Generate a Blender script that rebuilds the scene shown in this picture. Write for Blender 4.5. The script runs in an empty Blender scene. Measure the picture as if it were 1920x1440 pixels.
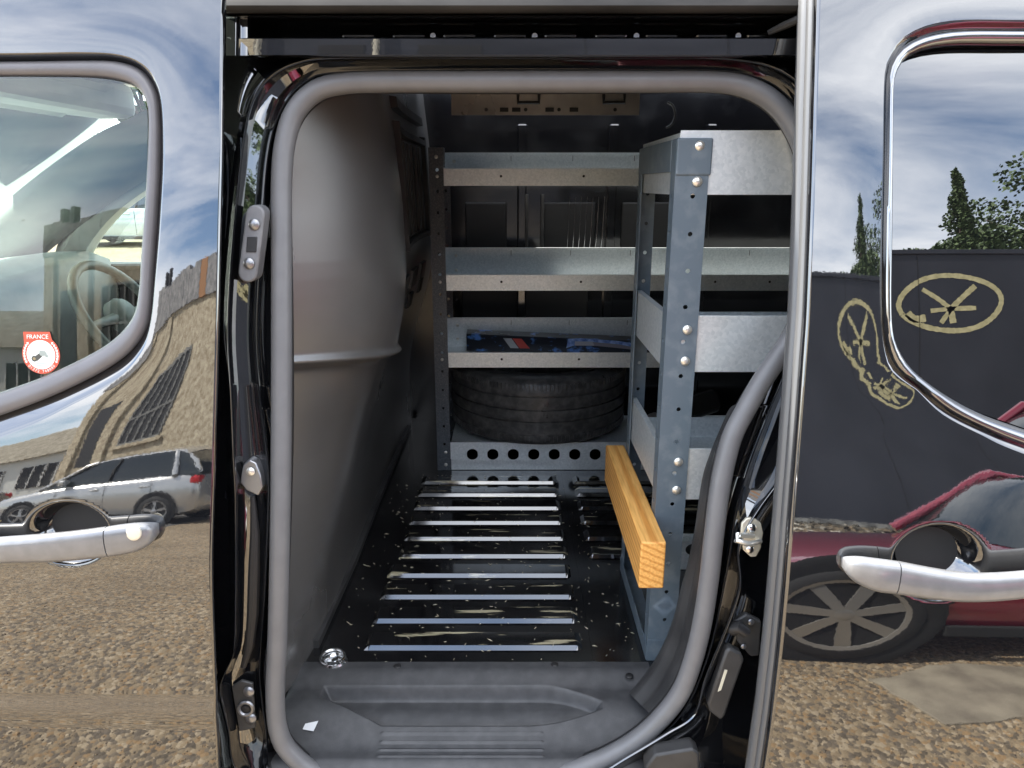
import bpy, bmesh, math, random
import numpy as np
from mathutils import Vector, Matrix
R = math.radians
scene = bpy.context.scene
col = scene.collection
rnd = random.Random(7)

# ------------------------------------------------------------------ camera, sky, sun, exposure
CAM_Y, CAM_Z, PITCH, FPX = -1.0, 1.5, R(15.6), 1331.0
cd = bpy.data.cameras.new('camera'); cam = bpy.data.objects.new('camera', cd); col.objects.link(cam)
cam.location = (0, CAM_Y, CAM_Z); cam.rotation_euler = (R(90) - PITCH, 0, 0)
cd.sensor_width = 36; cd.lens = FPX / 1920 * 36; cd.clip_start = 0.02; cd.clip_end = 2000
scene.camera = cam

SUN_EL = R(52)
SUN_DIR = Vector((-math.cos(SUN_EL) * math.cos(R(20)), math.cos(SUN_EL) * math.sin(R(20)), math.sin(SUN_EL)))
world = bpy.data.worlds.new('World'); scene.world = world; world.use_nodes = True
wn, wl = world.node_tree.nodes, world.node_tree.links
bg = wn['Background']; bg.inputs['Strength'].default_value = 0.13
sky = wn.new('ShaderNodeTexSky'); sky.sky_type = 'NISHITA'; sky.sun_disc = False
sky.sun_elevation = SUN_EL; sky.sun_rotation = math.atan2(SUN_DIR.x, SUN_DIR.y)
sky.air_density = 1.0; sky.dust_density = 0.6; sky.ozone_density = 1.6
tc = wn.new('ShaderNodeTexCoord'); sep = wn.new('ShaderNodeSeparateXYZ'); wl.new(tc.outputs['Generated'], sep.inputs[0])
def wmath(op, a, b):
    n = wn.new('ShaderNodeMath'); n.operation = op
    for i, v in enumerate((a, b)):
        if isinstance(v, (int, float)): n.inputs[i].default_value = v
        else: wl.new(v, n.inputs[i])
    return n.outputs[0]
zc = wmath('ADD', wmath('MAXIMUM', sep.outputs['Z'], 0.0), 0.12)
px = wmath('DIVIDE', sep.outputs['X'], zc); py = wmath('DIVIDE', sep.outputs['Y'], zc)
cmb = wn.new('ShaderNodeCombineXYZ'); wl.new(px, cmb.inputs[0]); wl.new(wmath('MULTIPLY', py, 1.7), cmb.inputs[1])
cn = wn.new('ShaderNodeTexNoise'); cn.inputs['Scale'].default_value = 0.62; cn.inputs['Detail'].default_value = 9
cn.inputs['Roughness'].default_value = 0.58; cn.inputs['Distortion'].default_value = 0.35; wl.new(cmb.outputs[0], cn.inputs['Vector'])
cr = wn.new('ShaderNodeValToRGB'); cr.color_ramp.elements[0].position = 0.36; cr.color_ramp.elements[1].position = 0.62
wl.new(cn.outputs['Fac'], cr.inputs[0])
mx = wn.new('ShaderNodeMix'); mx.data_type = 'RGBA'; wl.new(cr.outputs['Color'], mx.inputs['Factor'])
wl.new(sky.outputs['Color'], mx.inputs['A']); mx.inputs['B'].default_value = (9.0, 9.2, 9.6, 1)
wl.new(mx.outputs['Result'], bg.inputs['Color'])

sl = bpy.data.lights.new('sun', 'SUN'); sl.energy = 4.8; sl.angle = R(0.5); sl.color = (1.0, 0.94, 0.85)
sun = bpy.data.objects.new('sun', sl); col.objects.link(sun)
sun.rotation_euler = (-SUN_DIR).to_track_quat('-Z', 'Y').to_euler()
vs = scene.view_settings
vs.view_transform = 'Standard'; vs.look = 'None'; vs.gamma = 1; vs.use_curve_mapping = False; vs.exposure = 2.02
scene.cycles.max_bounces = 10; scene.cycles.transparent_max_bounces = 16

# ------------------------------------------------------------------ helpers
def thing(name, label, cat, loc=(0, 0, 0), rz=0, group=None):
    o = bpy.data.objects.new(name, None); col.objects.link(o)
    o.empty_display_size = .1; o.location = loc; o.rotation_euler = (0, 0, rz)
    o['label'] = label; o['category'] = cat
    if group: o['group'] = group
    return o
def tag(o, label=None, cat=None, group=None, kind=None):
    if label: o['label'] = label
    if cat: o['category'] = cat
    if group: o['group'] = group
    if kind: o['kind'] = kind
    return o
def copy_tree(o, parent=None):
    c = o.copy(); col.objects.link(c)
    if parent: c.parent = parent; c.matrix_parent_inverse = o.matrix_parent_inverse.copy()
    for ch in [x for x in bpy.data.objects if x.parent == o]: copy_tree(ch, c)
    return c
class MB:
    """collects geometry; build() links it as ONE mesh object"""
    def __init__(s): s.v = []; s.f = []
    def add(s, vs, fs):
        n = len(s.v); s.v += [tuple(p) for p in vs]; s.f += [tuple(i + n for i in f) for f in fs]; return s
    def box(s, a, b):
        (x0, y0, z0), (x1, y1, z1) = a, b
        return s.add([(x0,y0,z0),(x1,y0,z0),(x1,y1,z0),(x0,y1,z0),(x0,y0,z1),(x1,y0,z1),(x1,y1,z1),(x0,y1,z1)],
                     [(0,3,2,1),(4,5,6,7),(0,1,5,4),(1,2,6,5),(2,3,7,6),(3,0,4,7)])
    def loft(s, rings, closed=True, cap=False):
        n = len(rings[0]); vs = [p for r in rings for p in r]; fs = []
        for i in range(len(rings) - 1):
            for j in range(n if closed else n - 1):
                k = (j + 1) % n; fs.append((i*n+j, i*n+k, (i+1)*n+k, (i+1)*n+j))
        if cap: fs += [tuple(range(n - 1, -1, -1)), tuple((len(rings)-1)*n + j for j in range(n))]
        return s.add(vs, fs)
    def tube(s, pts, r, n=8, closed=False, cap=True, up=(0, 0, 1)):
        pts = [Vector(p) for p in pts]; m = len(pts); rings = []
        rr = r if hasattr(r, '__len__') else [r] * m
        prev = None
        for i in range(m):
            a = pts[(i - 1) % m] if closed or i > 0 else pts[i]; b = pts[(i + 1) % m] if closed or i < m - 1 else pts[i]
            t = (b - a).normalized()
            if prev is None:
                u = Vector(up)
                if abs(t.dot(u)) > .95: u = Vector((1, 0, 0))
                prev = (u - t * t.dot(u)).normalized()
            else: prev = (prev - t * t.dot(prev)).normalized()
            w = t.cross(prev)
            rings.append([pts[i] + (prev * math.cos(2*math.pi*j/n) + w * math.sin(2*math.pi*j/n)) * rr[i] for j in range(n)])
        if closed: rings.append(rings[0])
        return s.loft(rings, True, cap and not closed)
    def disc(s, c, nrm, r, h, n=16, dome=0.0):
        c = Vector(c); nrm = Vector(nrm).normalized(); u = nrm.orthogonal().normalized(); w = nrm.cross(u)
        def ring(rad, d): return [c + nrm*d + (u*math.cos(2*math.pi*j/n) + w*math.sin(2*math.pi*j/n))*rad for j in range(n)]
        rs = [ring(r, 0), ring(r, h*.7), ring(r*.88, h)]
        if dome: rs += [ring(r*.6, h + dome*.7), ring(r*.25, h + dome)]
        return s.loft(rs, True, True)
    def lathe(s, prof, c, ax='z', n=48, a0=0, a1=2*math.pi):
        cl = abs(a1 - a0 - 2*math.pi) < 1e-6; rings = []
        m = n if cl else n + 1
        for j in range(m):
            a = a0 + (a1 - a0) * j / n; ca, sa = math.cos(a), math.sin(a); rg = []
            for (r_, h) in prof:
                if ax == 'z': rg.append((c[0] + r_*ca, c[1] + r_*sa, c[2] + h))
                elif ax == 'y': rg.append((c[0] + r_*ca, c[1] + h, c[2] + r_*sa))
                else: rg.append((c[0] + h, c[1] + r_*ca, c[2] + r_*sa))
            rings.append(rg)
        if cl: rings.append(rings[0])
        return s.loft(rings, False)
    def holed(s, org, du, dv, w, spans, t, nh=12):
        """plate width w along du; spans along dv: (v0, v1, hole centre u, hole radius or 0); thickness t along du x dv"""
        org = Vector(org); du = Vector(du); dv = Vector(dv); nn = du.cross(dv).normalized()
        for (v0, v1, hu, hr) in spans:
            if not hr:
                P = [org+dv*v0, org+du*w+dv*v0, org+du*w+dv*v1, org+dv*v1]
                s.add(P + [p - nn*t for p in P], [(0,1,2,3),(7,6,5,4),(0,4,5,1),(1,5,6,2),(2,6,7,3),(3,7,4,0)]); continue
            cu, cv = hu, (v0 + v1) / 2; out = []; inn = []
            for j in range(nh):
                a = 2*math.pi*(j + .5)/nh; ca, sa = math.cos(a), math.sin(a)
                inn.append((cu + hr*ca, cv + hr*sa))
                k = min(((w - cu) if ca > 0 else cu) / max(abs(ca), 1e-6), ((v1 - v0)/2) / max(abs(sa), 1e-6))
                out.append((cu + k*ca, cv + k*sa))
            for (cu_, cv_) in ((0, v0), (w, v0), (w, v1), (0, v1)):
                j = min(range(nh), key=lambda q: (out[q][0]-cu_)**2 + (out[q][1]-cv_)**2); out[j] = (cu_, cv_)
            P3 = lambda q, d: org + du*q[0] + dv*q[1] - nn*d
            s.loft([[P3(q, 0) for q in out], [P3(q, 0) for q in inn], [P3(q, t) for q in inn], [P3(q, t) for q in out], [P3(q, 0) for q in out]])
        return s
    def build(s, name, mat, parent=None, smooth=35, bevel=0, segs=2):
        me = bpy.data.meshes.new(name); me.from_pydata(s.v, [], s.f); me.update()
        bm = bmesh.new(); bm.from_mesh(me); bmesh.ops.remove_doubles(bm, verts=bm.verts, dist=1e-5)
        bmesh.ops.recalc_face_normals(bm, faces=bm.faces); bm.to_mesh(me); bm.free()
        if smooth:
            me.polygons.foreach_set('use_smooth', [True]*len(me.polygons)); me.set_sharp_from_angle(angle=R(smooth))
        o = bpy.data.objects.new(name, me); col.objects.link(o)
        if mat: me.materials.append(mat)
        if parent: adopt(o, parent)
        if bevel:
            b = o.modifiers.new('bevel', 'BEVEL'); b.width = bevel; b.segments = segs; b.limit_method = 'ANGLE'; b.angle_limit = R(40)
        return o
def adopt(o, parent):
    o.parent = parent
    if parent.type == 'EMPTY': o.matrix_parent_inverse = Matrix.Translation(-Vector(parent.location))
def grid(fn, nu, nv):
    """mesh sheet from fn(a,b) with a,b in 0..1"""
    m = MB(); m.v = [tuple(fn(i/nu, j/nv)) for j in range(nv+1) for i in range(nu+1)]
    m.f = [(j*(nu+1)+i, j*(nu+1)+i+1, (j+1)*(nu+1)+i+1, (j+1)*(nu+1)+i) for j in range(nv) for i in range(nu)]
    return m
def catmull(pts, n=8, closed=False):
    P = [np.array(p, float) for p in pts]; m = len(P); out = []
    for i in range(m if closed else m - 1):
        p0 = P[(i-1) % m] if closed or i > 0 else P[i]; p1 = P[i]; p2 = P[(i+1) % m]; p3 = P[(i+2) % m] if closed or i < m-2 else P[i+1]
        for k in range(n):
            t = k/n
            out.append(.5*((2*p1) + (p2-p0)*t + (2*p0-5*p1+4*p2-p3)*t*t + (3*p1-p0-3*p2+p3)*t**3))
    if not closed: out.append(P[-1])
    return out
# sight lines: a pixel of the 1920x1440 photograph gives a direction from the camera
def ray(u, v):
    r = (u-960)/FPX; s = (v-720)/FPX
    return Vector((r, math.cos(PITCH) - s*math.sin(PITCH), -math.sin(PITCH) - s*math.cos(PITCH)))
CAMP = Vector((0, CAM_Y, CAM_Z))
def onY(u, v, y): d = ray(u, v); return CAMP + d*((y - CAM_Y)/d.y)
def onZ(u, v, z): d = ray(u, v); return CAMP + d*((z - CAM_Z)/d.z)
def onX(u, v, x): d = ray(u, v); return CAMP + d*(x/d.x)
# side profile of the van: tilt of the body side by height
PZ = [.1,.3,.55,.7,.83,.89,.953,1.0,1.07,1.2,1.4,1.6,1.8,2.0]; PA = [0,.5,1.3,2.0,3.1,5.2,8.2,10.2,10.6,10.8,11.4,13,16,25.]
_zz = np.linspace(.1, 2.05, 600); _a = np.interp(_zz, PZ, PA)
for _ in range(3): _a = np.convolve(np.pad(_a, 7, 'edge'), np.ones(15)/15, 'valid')
_yy = np.concatenate([[0], np.cumsum(np.tan(np.radians((_a[1:]+_a[:-1])/2))*np.diff(_zz))]); _yy -= np.interp(1.07, _zz, _yy)
def prof(z): return float(np.interp(z, _zz, _yy))
def on(u, v, off, S=None):
    d = ray(u, v); S = S or (lambda x, z: prof(z)); t0, t1 = .2, 5
    for _ in range(40):
        m = (t0+t1)/2; p = CAMP + d*m
        if p.y > S(p.x, p.z) + off: t1 = m
        else: t0 = m
    return CAMP + d*t0

# ------------------------------------------------------------------ materials
MATS = {}
def mat(name, color=(.5,.5,.5), rough=.5, metal=0, ior=1.5, coat=0, emit=None):
    m = bpy.data.materials.new(name); m.use_nodes = True; b = m.node_tree.nodes['Principled BSDF']
    b.inputs['Base Color'].default_value = (*color, 1); b.inputs['Roughness'].default_value = rough
    b.inputs['Metallic'].default_value = metal; b.inputs['IOR'].default_value = ior; b.inputs['Coat Weight'].default_value = coat
    MATS[name] = m; return m
def nodes(m): return m.node_tree.nodes, m.node_tree.links, m.node_tree.nodes['Principled BSDF']
def noise_mat(m, c1, c2, scale, detail=4, lo=.35, hi=.65, bump=0, bscale=None, rough=None, kind='noise', stretch=(1,1,1), dist=.002):
    n, l, b = nodes(m); tc = n.new('ShaderNodeTexCoord'); mp = n.new('ShaderNodeMapping'); mp.inputs['Scale'].default_value = stretch
    l.new(tc.outputs['Object'], mp.inputs['Vector'])
    if kind == 'noise':
        t = n.new('ShaderNodeTexNoise'); t.inputs['Detail'].default_value = detail; o = t.outputs['Fac']
    else:
        t = n.new('ShaderNodeTexVoronoi'); o = t.outputs['Color']
    t.inputs['Scale'].default_value = scale; l.new(mp.outputs[0], t.inputs['Vector'])
    rp = n.new('ShaderNodeValToRGB'); rp.color_ramp.elements[0].position = lo; rp.color_ramp.elements[1].position = hi
    rp.color_ramp.elements[0].color = (*c1, 1); rp.color_ramp.elements[1].color = (*c2, 1)
    l.new(o, rp.inputs[0]); l.new(rp.outputs[0], b.inputs['Base Color'])
    if rough:
        mr = n.new('ShaderNodeMapRange'); mr.inputs['To Min'].default_value = rough[0]; mr.inputs['To Max'].default_value = rough[1]
        t3 = n.new('ShaderNodeTexNoise'); t3.inputs['Scale'].default_value = scale*.37; t3.inputs['Detail'].default_value = 5
        l.new(mp.outputs[0], t3.inputs['Vector']); mr.inputs['From Min'].default_value = .3; mr.inputs['From Max'].default_value = .7
        l.new(t3.outputs['Fac'], mr.inputs['Value']); l.new(mr.outputs[0], b.inputs['Roughness'])
    if bump:
        t2 = n.new('ShaderNodeTexNoise'); t2.inputs['Scale'].default_value = bscale or scale; t2.inputs['Detail'].default_value = 3
        l.new(mp.outputs[0], t2.inputs['Vector']); bp = n.new('ShaderNodeBump'); bp.inputs['Strength'].default_value = bump; bp.inputs['Distance'].default_value = dist
        l.new(t2.outputs['Fac'], bp.inputs['Height']); l.new(bp.outputs[0], b.inputs['Normal'])
    return m
paint = mat('black_gloss_paint', (.006,.0065,.008), .018, ior=2.45)
def orange_peel(m, strength=.05):
    n, l, b = nodes(m); tc = n.new('ShaderNodeTexCoord'); t = n.new('ShaderNodeTexNoise'); t.inputs['Scale'].default_value = 220; t.inputs['Detail'].default_value = 1
    l.new(tc.outputs['Object'], t.inputs['Vector']); bp = n.new('ShaderNodeBump'); bp.inputs['Strength'].default_value = strength; bp.inputs['Distance'].default_value = .001
    l.new(t.outputs['Fac'], bp.inputs['Height']); l.new(bp.outputs[0], b.inputs['Normal'])
orange_peel(paint, .006)
dark_glass = mat('black_privacy_glass', (.004,.004,.005), .006, ior=2.45)
inner_paint = noise_mat(mat('black_inner_paint', (.008,.008,.009), .1, ior=1.9), (.006,.006,.007), (.02,.02,.021), 9, 6, .5, .75, rough=(.06,.22))
gap_black = mat('black_gap_trim', (.012,.012,.013), .6)
rubber = noise_mat(mat('grey_rubber_seal', (.1,.1,.1), .4), (.13,.131,.136), (.145,.146,.151), 30, 5, rough=(.36,.46), bump=.12, bscale=700)
gasket = noise_mat(mat('window_gasket_grey', (.2,.2,.2), .3), (.13,.125,.13), (.15,.145,.15), 20, 4, rough=(.28,.4))
trim_grey = mat('satin_edge_trim', (.13,.133,.137), .34, metal=.3)
rail_grey = noise_mat(mat('roof_rail_plastic', (.12,.12,.12), .38, ior=1.25), (.016,.016,.016), (.034,.033,.032), 25, 5, rough=(.45,.6), stretch=(.3,1,1))
plastic = noise_mat(mat('dark_grey_plastic', (.035,.035,.036), .42), (.028,.028,.029), (.05,.05,.05), 14, 6, rough=(.36,.55), bump=.25, bscale=900)
bulk = noise_mat(mat('bulkhead_plastic', (.05,.05,.05), .36, ior=2.1), (.075,.073,.071), (.10,.098,.095), 5, 8, rough=(.26,.34), bump=.1, bscale=800)
step_mat = noise_mat(mat('step_plastic', (.05,.05,.055), .45), (.042,.043,.046), (.066,.067,.07), 42, 10, .40, .78, rough=(.38,.6), bump=.3, bscale=900)
galv = noise_mat(mat('galvanised_steel', (.5,.52,.52), .36, metal=.6), (.66,.72,.745), (.80,.85,.87), 190, 3, .1, .9, rough=(.38,.48), kind='voronoi')
slate_steel = noise_mat(mat('blue_grey_powder_coat', (.12,.155,.19), .4), (.105,.14,.172), (.19,.225,.25), 34, 9, .48, .85, rough=(.34,.46))
far_steel = noise_mat(mat('grey_speckled_powder_coat', (.07,.08,.09), .4), (.055,.068,.082), (.13,.145,.165), 260, 2, .45, .75, rough=(.34,.5))
bolt = mat('zinc_bolt_head', (.78,.77,.72), .3, metal=.75)
chrome = mat('bright_zinc', (.75,.76,.77), .16, metal=1)
silver = noise_mat(mat('silver_handle_paint', (.5,.51,.53), .3, metal=.35, coat=.5), (.20,.205,.215), (.23,.235,.245), 60, 3)
rubber_black = mat('black_rubber', (.015,.015,.016), .5)

# ------------------------------------------------------------------ the setting: ground, road
ground_m = mat('exposed_aggregate', (.3,.26,.2), .85)
n, l, b = nodes(ground_m)
tcg = n.new('ShaderNodeTexCoord'); v1 = n.new('ShaderNodeTexVoronoi'); v1.inputs['Scale'].default_value = 62; l.new(tcg.outputs['Object'], v1.inputs['Vector'])
hs = n.new('ShaderNodeSeparateColor'); l.new(v1.outputs['Color'], hs.inputs[0])
rp = n.new('ShaderNodeValToRGB'); rp.color_ramp.interpolation = 'CONSTANT'
cols = [(.10,.079,.053),(.215,.163,.10),(.28,.215,.133),(.155,.123,.085),(.26,.172,.086),(.345,.28,.19),(.12,.097,.07),(.23,.178,.11)]
el = rp.color_ramp.elements
el[0].color = (*cols[0],1); el[1].position = 1/8; el[1].color = (*cols[1],1)
for i in range(2, 8): e = el.new(i/8); e.color = (*cols[i],1)
l.new(hs.outputs[0], rp.inputs[0])
big = n.new('ShaderNodeTexNoise'); big.inputs['Scale'].default_value = .9; big.inputs['Detail'].default_value = 6; l.new(tcg.outputs['Object'], big.inputs['Vector'])
mxg = n.new('ShaderNodeMix'); mxg.data_type = 'RGBA'; mxg.blend_type = 'MULTIPLY'; mxg.inputs['Factor'].default_value = .55
rpb = n.new('ShaderNodeValToRGB'); rpb.color_ramp.elements[0].position = .35; rpb.color_ramp.elements[1].position = .65; rpb.color_ramp.elements[0].color = (.5,.48,.45,1)
l.new(big.outputs['Fac'], rpb.inputs[0]); l.new(rp.outputs[0], mxg.inputs['A']); l.new(rpb.outputs[0], mxg.inputs['B']); l.new(mxg.outputs['Result'], b.inputs['Base Color'])
bpg = n.new('ShaderNodeBump'); bpg.inputs['Strength'].default_value = .7; bpg.inputs['Distance'].default_value = .006; bpg.invert = True
l.new(v1.outputs['Distance'], bpg.inputs['Height']); l.new(bpg.outputs[0], b.inputs['Normal'])
MB().add([(-600,-600,0),(600,-600,0),(600,600,0),(-600,600,0)], [(0,1,2,3)]).build('ground', ground_m, None, 0)['kind'] = 'structure'
asph = noise_mat(mat('asphalt', (.06,.06,.06), .9), (.055,.055,.056), (.085,.083,.08), 60, 6, bump=.4, bscale=300)
tag(MB().box((-60,-11.4,-.02),(-4.6,-7.6,.004)).build('road', asph, None, 0), kind='structure')
tag(MB().box((-60,-13.4,-.02),(-13.6,-11.4,.12)).build('pavement', noise_mat(mat('pavement_concrete',(.3,.29,.27),.85),(.26,.25,.23),(.36,.34,.31),6,6,bump=.3,bscale=120), None, 0), kind='structure')
yl = mat('yellow_road_paint', (.5,.34,.05), .7)
for yy in (-10.95, -11.12): tag(MB().box((-60,yy-.04,0),(-9.3,yy+.04,.008)).build('road_marking', yl, None, 0), kind='structure')

# ------------------------------------------------------------------ the van
van = thing('panel_van', 'glossy black panel van with its side sliding door open, shelving racks inside', 'van')
XC_F, K_F, XC_S, K_S = -.5, 1/10., 1.0, 1/10.
def SF(x, z): return prof(z) + K_F*(x-XC_F)**2/2 - .004*smooth((.712-z)/.03) + .0025*smooth((.675-z)/.022)
def SS(x, z): return prof(z) - .08 + K_S*(x-XC_S)**2/2
def SG(x, z): return prof(z) - .066 + (x-1.3)**2/30 - .022 - .0175*(z-1.45)
def smooth(t): t = min(1, max(0, t)); return t*t*(3-2*t)
def star(pts, c, n):
    """resample a closed loop of (x,z) by the angle round c"""
    P = np.array(catmull(pts, 10, True)); a = np.unwrap(np.arctan2(P[:,1]-c[1], P[:,0]-c[0])); rr = np.hypot(P[:,0]-c[0], P[:,1]-c[1])
    if a[-1] < a[0]: a, rr = a[::-1], rr[::-1]
    o = np.argsort(a % (2*np.pi)); t = np.linspace(0, 2*np.pi, n, endpoint=False)
    r2 = np.interp(t, a[o] % (2*np.pi), rr[o], period=2*np.pi)
    return [(c[0]+r2[i]*math.cos(t[i]), c[1]+r2[i]*math.sin(t[i])) for i in range(n)]
def inside(poly, X, Z):
    r = np.zeros(X.shape, bool); n = len(poly)
    for i in range(n):
        (x1, z1), (x2, z2) = poly[i], poly[(i+1) % n]
        if z1 == z2: continue
        r ^= ((z1 > Z) != (z2 > Z)) & (X < (x2-x1)*(Z-z1)/(z2-z1) + x1)
    return r
LH, LW = .0075, .085      # the skin dishes in towards the window openings
def skin(S, xa, xb, z0, z1, hole, cup, step=.0045):
    """door skin: sheet between two edges xa(z), xb(z), window hole snapped to its loop, handle cup pressed in"""
    nu = int((xb(1.2)-xa(1.2))/step); nv = int((z1-z0)/step)
    zs = np.linspace(z0, z1, nv+1); A = np.array([xa(z) for z in zs]); B = np.array([xb(z) for z in zs])
    X = A[:,None] + (B-A)[:,None]*np.linspace(0,1,nu+1)[None,:]; Z = np.repeat(zs[:,None], nu+1, 1)
    ins = inside(hole, X, Z); H = np.array(hole); Hn = np.roll(H, -1, 0)
    keep = ~(ins[:-1,:-1] & ins[1:,:-1] & ins[:-1,1:] & ins[1:,1:])
    used = np.zeros(X.shape, bool)
    for a in (0,1):
        for b_ in (0,1): used[a:nv+a, b_:nu+b_] |= keep
    for j, i in zip(*np.where(ins & used)):
        p = np.array((X[j,i], Z[j,i])); d = Hn-H; t = np.clip(((p-H)*d).sum(1)/np.maximum((d*d).sum(1),1e-12), 0, 1); q = H+d*t[:,None]
        k = ((q-p)**2).sum(1).argmin(); X[j,i], Z[j,i] = q[k]
    D = np.full(X.shape, 9.0); d = Hn-H; dd = np.maximum((d*d).sum(1), 1e-12)
    for j in range(X.shape[0]):
        p = np.stack((X[j], Z[j]), 1)[:,None,:]; t = np.clip(((p-H)*d).sum(2)/dd, 0, 1); D[j] = np.sqrt((((H + d*t[...,None]) - p)**2).sum(2).min(1))
    cx, cz, ca, cb, cdp = cup
    m = MB(); idx = -np.ones(X.shape, int); c = 0
    for j, i in zip(*np.where(used)):
        x, z = X[j,i], Z[j,i]; rho = math.hypot((x-cx)/ca, (z-cz)/cb)
        y = S(x, z) + (cdp*smooth((1-rho)/.42) if rho < 1 else 0) + LH*math.exp(-D[j,i]/LW)
        m.v.append((x, y, z)); idx[j,i] = c; c += 1
    for j, i in zip(*np.where(keep)): m.f.append((idx[j,i], idx[j,i+1], idx[j+1,i+1], idx[j+1,i]))
    return m
def loop_on(px, S): return [(lambda p: (p.x, p.z))(on(u, v, 0, S)) for u, v in px]
def lift(loop, S, off): return [(x, S(x, z)+off+.0075, z) for x, z in loop]
def shrink(loop, c, k): return [(c[0]+(x-c[0])*k, c[1]+(z-c[1])*k) for x, z in loop]
def lerp_loop(a, b_, t): return [(p[0]+(q[0]-p[0])*t, p[1]+(q[1]-p[1])*t) for p, q in zip(a, b_)]
def fill(loop, c, S, off, m=None, rings=10):
    m = m or MB(); rs = [lift(shrink(loop, c, 1-k/rings*.995), S, off) for k in range(rings+1)]; return m.loft(rs, True)

# --- front door (closed)
edge_px = [(421,-120),(418,0),(415,300),(408,600),(400,900),(396,1050),(400,1200),(404,1300),(410,1440),(414,1600)]
_e = sorted([(p.z, p.x) for p in (on(u, v, 0, SF) for u, v in edge_px)])
def fe(z): return float(np.interp(z, [a for a, _ in _e], [b_ for _, b_ in _e]))
Lo = loop_on([(-500,100),(-250,98),(0,98),(150,96),(220,101),(262,118),(288,150),(301,200),(304,300),(299,400),(293,480),(287,540),(279,607),(262,660),(215,713),(127,763),(0,822),(-250,900),(-500,930),(-640,820),(-680,520),(-640,220)], SF)
Lg = loop_on([(-480,114),(-250,111),(0,110),(150,108),(205,110),(246,124),(272,155),(284,200),(285,300),(279,420),(273,500),(268,580),(257,627),(217,677),(133,727),(0,782),(-250,860),(-480,890),(-600,780),(-640,520),(-600,230)], SF)
Li = loop_on([(-460,146),(-250,143),(0,141),(140,142),(200,147),(236,158),(256,180),(264,215),(262,300),(256,400),(250,480),(246,544),(233,600),(187,650),(100,697),(0,737),(-250,815),(-450,845),(-560,750),(-590,520),(-560,250)], SF)
cL = (-.74, 1.45); NL = 220
Lo, Lg, Li = star(Lo, cL, NL), star(Lg, cL, NL), star(Li, cL, NL)
hc = on(127, 1001, 0, SF)
fd = skin(SF, lambda z: -1.55, lambda z: fe(z)-.003, .25, 1.86, Lo, (hc.x, hc.z, .068, .05, .036)).build('front_door', paint, van, 60)
ez = [(.25 + i*.02) for i in range(81)]
MB().loft([[(fe(z)-.003, SF(fe(z), z), z) for z in ez], [(fe(z)+.0005, SF(fe(z), z)+.002, z) for z in ez], [(fe(z)+.001, SF(fe(z), z)+.007, z) for z in ez], [(fe(z)-.008, SF(fe(z), z)+.02, z) for z in ez]], False).build('door_edge', paint, fd, 60)
m = MB(); m.loft([lift(Lo, SF, 0), lift(lerp_loop(Lo, Lg, .15), SF, .001), lift(lerp_loop(Lo, Lg, .4), SF, .005), lift(lerp_loop(Lo, Lg, .75), SF, .013), lift(Lg, SF, .018), lift(lerp_loop(Lg, Li, .1), SF, .022)])
m.build('window_surround', paint, fd, 60)
m = MB(); m.loft([lift(lerp_loop(Lg, Li, t), SF, o) for t, o in ((.0,.022),(.04,.012),(.18,.007),(.45,.0055),(.75,.008),(.93,.013),(1.0,.018),(1.0,.024))])
m.build('window_gasket', gasket, fd, 60)
glass = bpy.data.materials.new('clear_side_glass'); glass.use_nodes = True
gn, gl = glass.node_tree.nodes, glass.node_tree.links; gn.remove(gn['Principled BSDF'])
tr = gn.new('ShaderNodeBsdfTransparent'); tr.inputs[0].default_value = (.84,.95,.90,1); gs = gn.new('ShaderNodeBsdfGlossy'); gs.inputs['Roughness'].default_value = .004
fr = gn.new('ShaderNodeFresnel'); fr.inputs['IOR'].default_value = 1.85; ms = gn.new('ShaderNodeMixShader')
gl.new(fr.outputs[0], ms.inputs[0]); gl.new(tr.outputs[0], ms.inputs[1]); gl.new(gs.outputs[0], ms.inputs[2]); gl.new(ms.outputs[0], gn['Material Output'].inputs[0])
def SFG(x, z): return SF(x, z) + .019 - .0454*(z-1.45)
m = fill(Li, cL, SFG, 0); m.build('window_glass', glass, fd, 60)

# handles: a lofted grip bar with pads, a cap and a lock
def handle(name, S, uvs, parent, flip=1):
    """uvs: stations (u, v centre, half height px, stand-off) along the bar"""
    m = MB(); rings = []
    for (u, v, hh, so) in catmull(uvs, 6):
        p = on(u, v, 0, S); k = 7.4e-4; h = hh*k; dpt = .011
        rg = []
        for j in range(14):
            a = 2*math.pi*j/14; ca, sa = math.cos(a), math.sin(a)
            rg.append((p.x, S(p.x, p.z) - so + dpt*math.copysign(abs(ca)**.7, ca), p.z + h*math.copysign(abs(sa)**.75, sa)))
        rings.append(rg)
    return m.loft(rings, True, True).build(name, silver, parent, 50)
handle('door_handle', SF, [(-190,1002,8,.004),(-150,1003,22,.012),(-80,1008,25,.03),(0,1010,27,.037),(60,1006,28,.040),(120,1003,30,.040),(170,1001,31,.036),(222,998,32,.03)], fd)
handle('handle_cap', SF, [(224,998,32,.03),(245,996,32,.027),(270,994,30,.022),(290,991,23,.015),(298,989,13,.008)], fd)
pk = on(249, 1001, -.036, SF)
MB().disc(pk + Vector((0,.004,0)), (0,-1,.12), .0115, .004, 24, .001).build('key_lock', mat('pale_lock_cap', (.74,.70,.58), .28, metal=.25), fd)
def cup_insert(name, S, u, v, a, b_, parent):
    p = on(u, v, 0, S); rings = []
    for k in range(9):
        t = k/8*.66; rings.append([(p.x + a*(.66-t)*math.cos(q*math.pi/18), S(p.x, p.z + b_*(.66-t)*math.sin(q*math.pi/18)) + .034 + .002*t, p.z + b_*(.66-t)*math.sin(q*math.pi/18)) for q in range(36)])
    MB().loft(rings).build(name, gap_black, parent, 60)
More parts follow.
